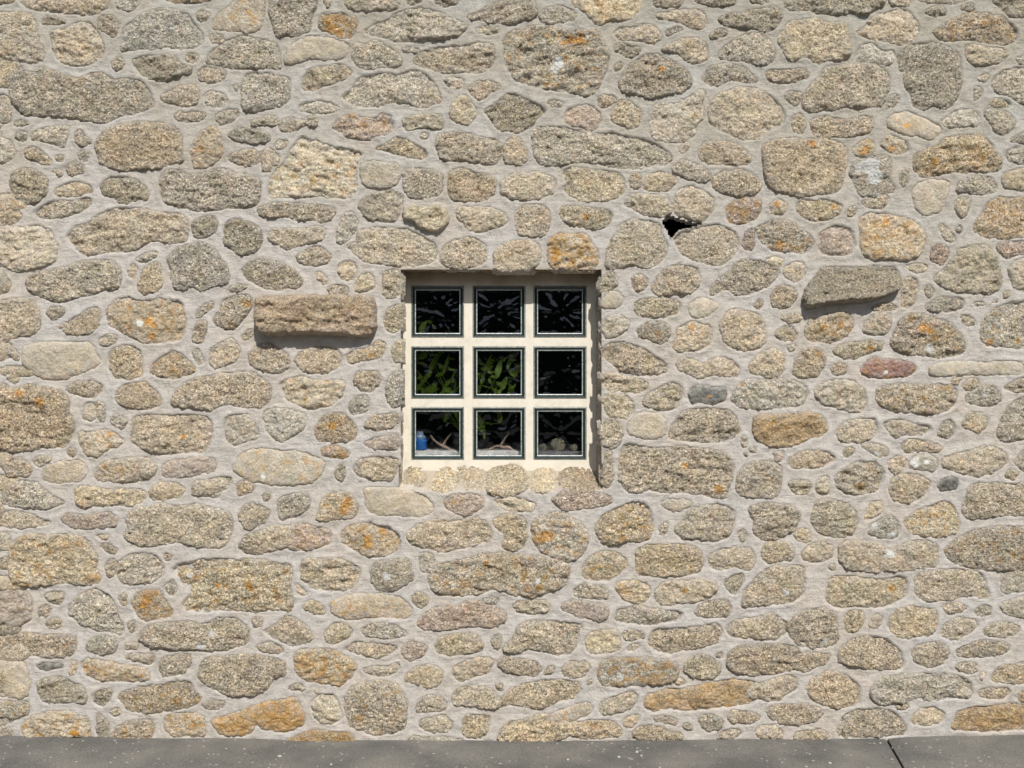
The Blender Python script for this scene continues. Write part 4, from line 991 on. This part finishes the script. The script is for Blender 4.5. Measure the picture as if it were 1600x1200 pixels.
# ------------------------------------------------------------------ mortar sheet
ms = 0.0062
gx = np.unique(np.concatenate([np.arange(-2.8, -XE - .05, .02), np.arange(-XE - .05, XE + .05, ms), np.arange(XE + .05, 2.8, .02), [OPEN[0], OPEN[1]]]))
gz = np.unique(np.concatenate([np.arange(GZ - .06, 1.42, ms), np.arange(1.42, 2.05, .02), [OPEN[2], OPEN[3]]]))
X, Z = np.meshgrid(gx, gz); sh = X.shape
sd = np.full(sh, -0.1)
allp = [t[2] for t in polys]; 
for n, t in enumerate(polys + [(k, l, smooth_poly(P), 0, None, -1) for (k, l, P) in fill]):
    P = t[2]; x0, y0 = P.min(0) - .03; x1, y1 = P.max(0) + .03
    i0, i1 = np.searchsorted(gz, [y0, y1]); j0, j1 = np.searchsorted(gx, [x0, x1])
    if i1 <= i0 or j1 <= j0: continue
    xs, zs = X[i0:i1, j0:j1], Z[i0:i1, j0:j1]
    sdd = 100 + t[5] if t[5] >= 0 else 2000 + n - len(polys)
    s = sdf(P, xs, zs) + outline_noise(xs, zs, sdd * .37)
    sd[i0:i1, j0:j1] = np.maximum(sd[i0:i1, j0:j1], s)
dist = np.maximum(-sd, 0)
m = .001 + vnoise(X, Z, 0.13, 1) * 0.0022 + vnoise(X, Z, 0.045, 2) * 0.0018 + vnoise(X, Z, 0.018, 3) * 0.0010
m = m + vnoise(X * .35, Z, 0.012, 5) * 0.0006
m = m + 0.0022 * np.exp(-dist / 0.007) * (0.5 + 0.9 * vnoise(X, Z, 0.06, 7)) - 0.0015 * np.clip(dist / 0.02, 0, 1)
m = np.where(sd > 0.007, m - np.clip((sd - .007) / .006, 0, 1) * 0.016, m)
m = m - 0.0003
od = np.maximum(np.maximum(OPEN[0] - X, X - OPEN[1]), Z - OPEN[3]); m = m * np.clip(np.abs(od) / .012, 0, 1) ** np.where(Z < OPEN[2] + .02, 0, 1)
hs = sdf(to_world(HOLE), X, Z)
cxv, czv = (X[:-1, :-1] + X[1:, 1:]) / 2, (Z[:-1, :-1] + Z[1:, 1:]) / 2
hc = sdf(to_world(HOLE), cxv, czv) > 0
cut = ((cxv > OPEN[0]) & (cxv < OPEN[1]) & (czv > OPEN[2]) & (czv < OPEN[3])) | hc
m = np.where(np.abs(hs) < .008, np.minimum(m, .001), m)
XX, YY, ZZ = warp(X.ravel(), Z.ravel(), m.ravel())
ids = np.arange(X.size).reshape(sh)
ii, jj = np.nonzero(~cut)
q = np.stack([ids[ii, jj], ids[ii, jj + 1], ids[ii + 1, jj + 1], ids[ii + 1, jj]], 1)
S = np.zeros((X.size, 4)); xr, zr = X.ravel(), Z.ravel()
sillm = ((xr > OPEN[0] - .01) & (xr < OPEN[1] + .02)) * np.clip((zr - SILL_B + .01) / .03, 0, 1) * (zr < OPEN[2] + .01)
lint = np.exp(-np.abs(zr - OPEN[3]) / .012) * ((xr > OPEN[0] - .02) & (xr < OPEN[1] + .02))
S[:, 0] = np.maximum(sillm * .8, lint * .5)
under(link('mortar', mesh_np('mortar', np.stack([XX, YY, ZZ], 1), q, M_MO, True, {'surf': S})))

# ------------------------------------------------------------------ window opening: reveals, back of wall, hole
def sheet(fn, nu, nv, name, mat, parent=None, surf=None):
    u, v = np.meshgrid(np.linspace(0, 1, nu), np.linspace(0, 1, nv)); V = np.stack([a.ravel() for a in fn(u, v)], 1)
    ids = np.arange(nu * nv).reshape(nv, nu)
    q = np.stack([ids[:-1, :-1], ids[:-1, 1:], ids[1:, 1:], ids[1:, :-1]], -1).reshape(-1, 4)
    return link(name, mesh_np(name, V, q, mat, True, {'surf': np.full((len(V), 4), surf)} if surf is not None else None), parent)
x0, x1, z0, z1 = OPEN; zb = z0 * (1 + DEP / D) - .004
def stony(o, seed, tint=(.40, .345, .26)):
    me = o.data; n = len(me.vertices); co = np.zeros(n * 3, np.float32); me.vertices.foreach_get('co', co); co = co.reshape(-1, 3)
    y, z, x = co[:, 1], co[:, 2], co[:, 0]
    j = np.abs(vnoise(x * .9 + y * .5 + seed, z, .048, seed)); e_ = np.clip(1 - j / .28, 0, 1)
    T = np.ones((n, 4)); T[:, :3] = np.array(tint) * (1 + .15 * vnoise(x + y, z, .06, seed + 1))[:, None]; T[:, 3] = 0
    S = np.ones((n, 4)); S[:, 0] = .8; S[:, 1] = 0; S[:, 2] = e_
    me.attributes['surf'].data.foreach_set('color', S.astype(np.float32).ravel())
    me.attributes.new('tint', 'FLOAT_COLOR', 'POINT').data.foreach_set('color', T.astype(np.float32).ravel())
    me.materials.clear(); me.materials.append(M_GR); return o
def rev_right(u, v):
    z = zb - .04 + (z1 + .012 - zb + .04) * v; y = -0.0005 + (DEP + .02) * u
    lump = np.abs(vnoise(y * .5, z, .055, 21)) * .016 + vnoise(y, z, .02, 22) * .004 + vnoise(y, z, .008, 23) * .002
    flare = np.clip((-0.12 - z) / .25, 0, 1) ** 1.5 * .016 * (1 - u)
    return x1 + .006 - lump * (0.35 + .3 * np.sin(math.pi * u)) + flare - .014 * u, y, z
under(stony(sheet(rev_right, 50, 200, 'window_reveal', M_MO, None, .25), 21))
def rev_left(u, v):
    z = zb - .04 + (z1 + .012 - zb + .04) * v; y = -0.0005 + (DEP + .02) * u
    return x0 - .004 + vnoise(y, z, .03, 23) * .003, y, z
under(stony(sheet(rev_left, 40, 160, 'window_reveal', M_MO, None, .25), 33))
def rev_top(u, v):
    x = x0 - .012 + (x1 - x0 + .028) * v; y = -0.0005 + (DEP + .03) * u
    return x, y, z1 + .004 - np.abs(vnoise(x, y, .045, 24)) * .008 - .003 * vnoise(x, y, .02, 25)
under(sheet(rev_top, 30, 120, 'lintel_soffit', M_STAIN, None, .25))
b = MB(); W = .5; HOX0, HOX1 = .50, .71
# solid wall behind the face, around the opening, up to the room
wx0, wx1, wz0, wz1 = x0 - .01, x1 + .012, zb - .01, z1 + .02
b.box(-2.8, wx0, .03, W, GZ - .06, 2.05); b.box(wx1, HOX0, .03, W, GZ - .06, 2.05); b.box(HOX1, 2.8, .03, W, GZ - .06, 2.05)
b.box(HOX0, HOX1, .03, W, GZ - .06, .48); b.box(HOX0, HOX1, .03, W, .64, 2.05); b.box(HOX0, HOX1, .34, W, .48, .64)
b.box(wx0, wx1, .03, W, GZ - .06, SILL_B - .02); b.box(wx0, wx1, .03, W, wz1, 2.05)
o = b.build('wall_core', [M_MO]); under(o)
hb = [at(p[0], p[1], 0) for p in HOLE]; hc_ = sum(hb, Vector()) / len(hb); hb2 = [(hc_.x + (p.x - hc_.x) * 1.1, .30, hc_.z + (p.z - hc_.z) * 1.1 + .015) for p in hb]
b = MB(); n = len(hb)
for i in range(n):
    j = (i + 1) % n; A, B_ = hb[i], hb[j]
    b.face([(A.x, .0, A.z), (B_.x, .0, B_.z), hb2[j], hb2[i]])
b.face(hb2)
o = under(b.build('putlog_hole', [M_DARK])); o['label'] = 'small dark hole left open between stones above right of the window'  # near-black lining paints in the shade inside the cavity

# ------------------------------------------------------------------ glass block window
YF = DEP
win = MB()
P0 = at(622, 424, YF); P1 = at(940, 740, YF)
cols = [(642.5, 725), (738.5, 821), (833.5, 916.5)]; rows = [(446.5, 527.5), (541, 623), (636, 718.5)]
xs = [P0.x] + [at(a, 0, YF).x for c_ in cols for a in c_] + [P1.x]
zs = [P0.z] + [at(0, a, YF).z for r_ in rows for a in r_] + [P1.z]
for i in range(7):
    for j in range(7):
        if i % 2 == 1 and j % 2 == 1: continue
        win.face([(xs[i], YF, zs[j]), (xs[i + 1], YF, zs[j]), (xs[i + 1], YF, zs[j + 1]), (xs[i], YF, zs[j + 1])])
for i in range(1, 7, 2):
    for j in range(1, 7, 2):
        a, b_, c_, d_ = xs[i], xs[i + 1], zs[j], zs[j + 1]
        for (p, q_) in (((a, c_), (b_, c_)), ((b_, c_), (b_, d_)), ((b_, d_), (a, d_)), ((a, d_), (a, c_))):
            win.face([(p[0], YF, p[1]), (q_[0], YF, q_[1]), (q_[0], YF + .045, q_[1]), (p[0], YF + .045, p[1])])
for (p, q_) in (((P0.x, P0.z), (P1.x, P0.z)), ((P1.x, P0.z), (P1.x, P1.z)), ((P1.x, P1.z), (P0.x, P1.z)), ((P0.x, P1.z), (P0.x, P0.z))):
    win.face([(p[0], YF, p[1]), (q_[0], YF, q_[1]), (q_[0], YF + .045, q_[1]), (p[0], YF + .045, p[1])])
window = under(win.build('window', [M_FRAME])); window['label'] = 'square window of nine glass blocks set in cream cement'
def ring(mb, w, h, i0, y0, i1, y1, m):
    a = [(-w + i0, y0, -h + i0), (w - i0, y0, -h + i0), (w - i0, y0, h - i0), (-w + i0, y0, h - i0)]
    c = [(-w + i1, y1, -h + i1), (w - i1, y1, -h + i1), (w - i1, y1, h - i1), (-w + i1, y1, h - i1)]
    for k in range(4): mb.face([a[k], a[(k + 1) % 4], c[(k + 1) % 4], c[k]], m)
def make_block(w, h, seed):
    mb = MB(); e = -0.0005
    prof = [(0.0, .004, 0), (.0012, -.002, 0), (.0030, -.003, 1), (.0040, .0000, 0), (.0062, .002, 0), (.0108, .0030, 0), (.0124, .0008, 0), (.0132, .0004, 0), (.0162, .0017, 1), (.0166, .0050, 0)]
    for (a, b_) in zip(prof[:-1], prof[1:]): ring(mb, w, h, a[0], a[1], b_[0], b_[1], b_[2])
    # inner side walls of the hollow block
    ring(mb, w, h, .0166, .0050, .0155, .030, 0); ring(mb, w, h, .0155, .030, .0150, .044, 0)
    # rippled front pane and plain back pane
    n = 34; wi, hi = w - .0158, h - .0158; off = seed * 1.7
    g = np.linspace(-1, 1, n); U, V_ = np.meshgrid(g, g); xx, zz = U * wi, V_ * hi
    ang = np.arctan2(zz, xx) ; rr = np.hypot(xx, zz)
    d = vnoise(xx + off, zz + ang * .012, .030, seed) * .0009 + vnoise(xx * 2 + zz + off, zz - xx, .022, seed + 4) * .0006
    d = d + .0016 * np.abs(vnoise(np.cos(ang) * .05 + off, np.sin(ang) * .05, .012, seed + 7)) * np.clip(rr / .05, 0, 1)
    d = d * np.clip((1.02 - np.maximum(abs(U), abs(V_))) * 8, 0, 1)
    for i in range(n - 1):
        for j in range(n - 1):
            mb.face([(xx[a, c], .0045 + d[a, c] * 1.4, zz[a, c]) for (a, c) in ((i, j), (i, j + 1), (i + 1, j + 1), (i + 1, j))], 2)
    mb.face([(-wi, .0435, -hi), (wi, .0435, -hi), (wi, .0435, hi), (-wi, .0435, hi)], 2)
    return mb
for j, (ya, yb) in enumerate(rows):
    for i, (xa, xb) in enumerate(cols):
        A, B_ = at(xa, ya, YF), at(xb, yb, YF)
        w, h = abs(B_.x - A.x) / 2 - .0006, abs(A.z - B_.z) / 2 - .0006
        mb = make_block(w, h, i * 3 + j + 1)
        o = mb.build('glass_block', [M_RIM, M_BEAD, M_PANE], window, ((A.x + B_.x) / 2, YF, (A.z + B_.z) / 2))
        for p in o.data.polygons: p.use_smooth = p.material_index == 2

# ------------------------------------------------------------------ room behind the window
ZS = at(0, 706, YF).z      # shelf level
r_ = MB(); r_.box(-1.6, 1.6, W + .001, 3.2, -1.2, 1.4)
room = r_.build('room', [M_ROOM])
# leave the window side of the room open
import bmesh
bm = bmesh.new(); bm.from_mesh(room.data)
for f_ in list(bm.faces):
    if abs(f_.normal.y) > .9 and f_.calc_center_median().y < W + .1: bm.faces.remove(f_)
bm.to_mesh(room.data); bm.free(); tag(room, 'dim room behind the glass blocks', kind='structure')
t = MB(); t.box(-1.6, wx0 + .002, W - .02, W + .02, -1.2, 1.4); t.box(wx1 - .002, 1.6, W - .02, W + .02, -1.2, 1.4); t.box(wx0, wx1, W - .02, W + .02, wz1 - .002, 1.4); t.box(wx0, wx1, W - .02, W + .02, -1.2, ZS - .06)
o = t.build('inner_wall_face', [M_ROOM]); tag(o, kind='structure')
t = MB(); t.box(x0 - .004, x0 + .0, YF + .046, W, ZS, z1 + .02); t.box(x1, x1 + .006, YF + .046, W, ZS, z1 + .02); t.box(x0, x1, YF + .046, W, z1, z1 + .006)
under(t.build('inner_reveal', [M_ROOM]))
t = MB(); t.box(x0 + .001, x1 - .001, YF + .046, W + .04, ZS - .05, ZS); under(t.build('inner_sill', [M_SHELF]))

def tube(mb, pts, r0, r1, m=0, n=6):
    prev = None
    for i, p in enumerate(pts):
        p = Vector(p); a = Vector(pts[max(i - 1, 0)]); c = Vector(pts[min(i + 1, len(pts) - 1)]); d = (c - a).normalized()
        u = d.cross(Vector((0.3, 1, 0.2))).normalized(); v = d.cross(u); r = r0 + (r1 - r0) * i / (len(pts) - 1)
        cur = [p + (u * math.cos(2 * math.pi * k / n) + v * math.sin(2 * math.pi * k / n)) * r for k in range(n)]
        if prev:
            for k in range(n): mb.face([prev[k], prev[(k + 1) % n], cur[(k + 1) % n], cur[k]], m)
        prev = cur
def lathe(mb, prof, n=20, m=0, sx=1.0, sy=1.0):
    for (a, b_) in zip(prof[:-1], prof[1:]):
        for k in range(n):
            t0, t1 = 2 * math.pi * k / n, 2 * math.pi * (k + 1) / n
            mb.face([(a[0] * math.cos(t0) * sx, a[0] * math.sin(t0) * sy, a[1]), (a[0] * math.cos(t1) * sx, a[0] * math.sin(t1) * sy, a[1]),
                     (b_[0] * math.cos(t1) * sx, b_[0] * math.sin(t1) * sy, b_[1]), (b_[0] * math.cos(t0) * sx, b_[0] * math.sin(t0) * sy, b_[1])], m)
def leaf(mb, base, tip, width, side, curl, m=0):
    base, tip = Vector(base), Vector(tip); ax = tip - base; L = ax.length; ax.normalize(); s = (side - ax * side.dot(ax)).normalized(); nrm = ax.cross(s)
    n = 7; rows_ = []
    for i in range(n + 1):
        t = i / n; w = width * math.sin(math.pi * (t ** .8)) * .5 + .0003
        c = base + ax * L * t + nrm * curl * math.sin(t * 2.2)
        rows_.append([c - s * w - nrm * w * .25, c, c + s * w - nrm * w * .25])
    for a, b_ in zip(rows_[:-1], rows_[1:]):
        for k in range(2): mb.face([a[k], a[k + 1], b_[k + 1], b_[k]], m)
# houseplant: stems rise from a pot and spread leaves behind the left and middle blocks
YP = YF + .095; LR = random.Random(11)
plant = bpy.data.objects.new('houseplant', None); coll.objects.link(plant); pc = at(722, 722, YP); plant.location = (pc.x, YP + .05, ZS)
tag(plant, 'leafy green houseplant inside, seen through the left and middle glass blocks', 'houseplant')
mb = MB(); lathe(mb, [(.0, .0), (.032, .0), (.042, .055), (.045, .06), (.04, .058), (.0, .05)]); mb.build('pot', [M_POT], plant)
tips = [(668, 500, 655, 522), (682, 512, 668, 530), (660, 545, 648, 575), (655, 560, 668, 548), (690, 548, 676, 575), (702, 552, 690, 588), (664, 590, 650, 612), (682, 598, 668, 620), (700, 592, 690, 618),
        (712, 575, 700, 602), (655, 606, 670, 615), (716, 600, 702, 618), (674, 575, 660, 598), (752, 560, 742, 590), (768, 552, 756, 582), (752, 596, 746, 618), (772, 588, 768, 612), (792, 588, 782, 612), (806, 598, 792, 618),
        (800, 556, 792, 578), (815, 570, 802, 592), (764, 575, 750, 604), (784, 560, 775, 592), (757, 655, 758, 688), (785, 650, 778, 662), (748, 648, 752, 668), (700, 645, 694, 660), (645, 580, 652, 600), (706, 618, 694, 606), (786, 606, 772, 620)]
stem = MB(); hub = Vector((0, 0, .055))
for k, (tx_, ty_, bx_, by_) in enumerate(tips):
    yy = YP + LR.uniform(-.035, .02); T_ = at(tx_, ty_, yy) - plant.location; B2 = at(bx_, by_, yy + LR.uniform(-.02, .02)) - plant.location
    mb = MB(); leaf(mb, B2, T_, LR.uniform(.014, .026), Vector((LR.uniform(.4, 1), LR.uniform(-1, .6), LR.uniform(-.4, .4))), LR.uniform(-.008, .008))
    for _ in range(4):      # smaller leaflets of the same shoot
        q1 = B2.lerp(T_, LR.uniform(.1, .9)); dv = Vector((LR.uniform(-1, 1), LR.uniform(-.6, .3), LR.uniform(-.5, 1))).normalized() * LR.uniform(.018, .042)
        leaf(mb, q1, q1 + dv, LR.uniform(.009, .018), Vector((LR.uniform(-.4, 1), LR.uniform(-1, .3), LR.uniform(-1, 1))), LR.uniform(-.01, .01))
    o = mb.build('leaf', [M_LEAF], plant, smooth=True)
    mid = hub.lerp(B2, .5) + Vector((0, .015, .02)); 
    if k % 2 == 0 or k < 4: tube(stem, [hub, mid, B2], .0022, .0010, 0, 5)
stem.build('stem', [M_LEAF], plant)
# blue bottle with pale top
c = at(656, 722, YF + .085)
bt = bpy.data.objects.new('plastic_bottle', None); coll.objects.link(bt); bt.location = (c.x, YF + .085, ZS)
tag(bt, 'bright blue plastic bottle with pale top on the inner sill behind the lower left block', 'bottle')
mb = MB(); lathe(mb, [(0, .001), (.022, .001), (.026, .006), (.025, .03), (.026, .040), (.022, .044), (.0, .044)], 24, 0, 1, .8); mb.build('bottle_body', [M_BLUE], bt, smooth=True)
mb = MB(); lathe(mb, [(.0, .044), (.022, .044), (.020, .052), (.012, .060), (.011, .070), (0, .071)], 24, 0, 1, .8); mb.build('bottle_top', [M_WHITE], bt, smooth=True)
# dry twigs lying on the sill
def twig(name, pts, label):
    c0 = at(pts[0][0], 722, pts[0][2]); r = bpy.data.objects.new(name, None); coll.objects.link(r); r.location = (c0.x, pts[0][2], ZS)
    tag(r, label, 'driftwood')
    P0_ = [at(a, b_, y_) - r.location for (a, b_, y_) in pts]; P = []
    for u_, w_ in zip(P0_[:-1], P0_[1:]): P += [u_.lerp(w_, t_ / 3) + Vector([LR.uniform(-.0025, .0025) for _ in range(3)]) for t_ in range(3)]
    P.append(P0_[-1]); mb = MB(); tube(mb, P, .0085, .0035, 0, 8)
    mb.v = [tuple(c_ + LR.uniform(-.0008, .0008) for c_ in v_) for v_ in mb.v] if False else mb.v; mb.build('branch', [M_TWIG], r, smooth=True)
    k = len(P) // 2; mb = MB(); tube(mb, [P[k], P[k] + Vector((.02, .01, .03)), P[k] + Vector((.035, .015, .05))], .005, .002, 0, 6); mb.build('side_branch', [M_TWIG], r, smooth=True)
twig('driftwood_branch', [(718, 712, YF + .075), (700, 702, YF + .08), (686, 694, YF + .09), (672, 680, YF + .09)], 'forked piece of dry driftwood beside the blue bottle')
twig('driftwood_branch', [(812, 712, YF + .075), (795, 700, YF + .08), (775, 697, YF + .09), (760, 704, YF + .09)], 'low piece of dry driftwood behind the middle block of the bottom row')
# pale shell ornament: a knobbly shell
def shell(c, R_, label, seed, n=18):
    r = np.random.default_rng(seed); o_ = MB(); prof = []
    for i in range(n + 1):
        th = math.pi * i / n
        for_row = []
        for k in range(24):
            ph = 2 * math.pi * k / 24
            rad = R_ * (1 + .16 * math.sin(5 * ph + 2 * th) + .22 * math.cos(3 * th + ph) * .5 + r.normal(0, .02))
            for_row.append((rad * math.sin(th) * math.cos(ph) * 1.1, rad * math.sin(th) * math.sin(ph) * .8, R_ * .9 + rad * math.cos(th) * .9))
        prof.append(for_row)
    for a, b_ in zip(prof[:-1], prof[1:]):
        for k in range(24): o_.face([a[k], a[(k + 1) % 24], b_[(k + 1) % 24], b_[k]])
    q_ = o_.build('seashell', [M_SHELL], None, c, smooth=True); tag(q_, label, 'seashell', 'shells on the inner sill')
c = at(872, 722, YF + .08); shell((c.x, c.y, ZS), .024, 'larger knobbly pale shell on the inner sill behind the lower right block', 3)
c = at(848, 722, YF + .085); shell((c.x, c.y, ZS), .014, 'smaller pale shell left of the knobbly one behind the lower right block', 5)
c = at(897, 722, YF + .08); shell((c.x, c.y, ZS), .012, 'smallest shell right of the knobbly one behind the lower right block', 8)

# ------------------------------------------------------------------ unseen foliage bank added behind the camera to darken the panes' reflections
hr = np.random.default_rng(4)
def hedge_sheet(u, v):
    x = -14 + 28 * v; a = math.pi * u; z = GZ + 4.2 * np.sin(a) ** .5; y = -14 - .9 * np.cos(a)
    n = vnoise(x * .6, z + y, .5, 41) * .25 + vnoise(x, z * 1.3 + y, .16, 42) * .16
    return x, y + n, z + n * .8
unseen_hedge = sheet(hedge_sheet, 60, 420, 'unseen_hedge', M_HEDGE); tag(unseen_hedge, 'tall dark green foliage bank added out of view to darken reflections in the glass', 'unseen_hedge')
# ------------------------------------------------------------------ pavement
pav = bpy.data.objects.new('pavement', None); coll.objects.link(pav); pav.location = (0, 0, GZ); tag(pav, 'grey worn concrete pavement along the wall foot', kind='structure')
def slab(xa, xb, ja, jb):
    nx = max(8, int((xb - xa) / .04)); ny = 60
    u = np.linspace(0, 1, nx); v = np.concatenate([np.linspace(.02, -.6, 40), np.linspace(-.65, -9, 20)])
    U, Vv = np.meshgrid(u, v)
    Xl = xa + ja * -Vv; Xr = xb + jb * -Vv; Xg = Xl + (Xr - Xl) * U
    zc = 0.020 * np.clip(np.abs(Xg) / 1.83, 0, 1.3) ** 2 * np.exp(Vv * 1.2) - .012
    Zg = zc + vnoise(Xg, Vv, .25, 31) * .002 + vnoise(Xg, Vv, .05, 32) * .0012 - np.clip((.004 - np.minimum(abs(Xg - Xl), abs(Xr - Xg))) / .004, 0, 1) * .004
    V = np.stack([Xg.ravel(), Vv.ravel(), Zg.ravel()], 1); nv = len(v)
    ids = np.arange(nx * nv).reshape(nv, nx)
    q = np.stack([ids[:-1, :-1], ids[1:, :-1], ids[1:, 1:], ids[:-1, 1:]], -1).reshape(-1, 4)
    # edges down
    def skirt(col):
        global _sk
        e = ids[:, col]; b0 = len(V) + sum(len(s_) for s_ in skv)
        lo = V[e].copy(); lo[:, 2] -= .08; skv.append(lo)
        n_ = len(e); skf.append(np.stack([e[:-1], e[1:], b0 + np.arange(1, n_), b0 + np.arange(n_ - 1)], 1))
    skv, skf = [], []; skirt(0); skirt(-1)
    return link('paving_slab', mesh_np('paving_slab', np.concatenate([V] + skv), np.concatenate([q] + skf), M_PV, False), pav)
JX, JS = px(1385, 0)[0], -.165
slab(-6.0, JX - .004, 0, JS); slab(JX + .005, 6.0, JS, 0)
b = MB(); b.box(JX - .5, JX + .3, -9, .02, -.075, -.045); b.build('joint_bed', [M_DARK], pav)
g = MB(); g.face([(-120, -120, -.11), (120, -120, -.11), (120, 60, -.11), (-120, 60, -.11)]); o = g.build('ground', [M_PV]); o.location = (0, 0, GZ); tag(o, 'open ground round the pavement', kind='structure')
# pale chips scattered on the slabs
cr = random.Random(5); mb = MB()
spots = [(437, 1178, .008), (887, 1182, .006), (995, 1170, .006), (1002, 1176, .005), (1260, 1195, .006), (1297, 1190, .007), (590, 1197, .005), (517, 1190, .005), (967, 1178, .006), (1119, 1167, .004), (1330, 1178, .004), (216, 1173, .003), (341, 1176, .003)]
spots += [(cr.uniform(0, 1600), cr.uniform(1158, 1200), cr.uniform(.0015, .0035)) for _ in range(30)]
for (a, b_, r_) in spots:
    dd = (-GZ) * F / (b_ - 600.0); X_ = (a - 800) / F * dd; Y_ = dd - D
    if Y_ > -.004: Y_ = -.02
    zz = 0.020 * min(abs(X_) / 1.83, 1.3) ** 2 * math.exp(Y_ * 1.2) - .012
    n = 6; top = [(X_ + r_ * cr.uniform(.6, 1.1) * math.cos(k * 2 * math.pi / n), Y_ + r_ * cr.uniform(.6, 1.1) * math.sin(k * 2 * math.pi / n), zz + r_ * .5) for k in range(n)]
    mb.face(top)
    for k in range(n): p, q_ = top[k], top[(k + 1) % n]; mb.face([p, q_, (q_[0], q_[1], zz - .003), (p[0], p[1], zz - .003)])
o = mb.build('stone_chips', [M_CHIP]); o.location = (0, 0, GZ); tag(o, 'scattered pale stone chips on the grey pavement', 'gravel', kind='stuff')
# dry yellow leaf at the wall foot
c = at(119, 1145, -.03)
mb = MB(); leaf(mb, (-.022, 0, .004), (.020, -.004, .012), .026, Vector((0, -.35, .9)), .004)
for k in range(1): tube(mb, [(-.034, .002, .001), (-.022, 0, .004)], .0008, .0006)
o = mb.build('fallen_leaf', [M_YLEAF], None, (c.x, -.036, c.z - .006), smooth=True); tag(o, 'small dry yellow leaf lying against the wall foot at the far left', 'leaf')
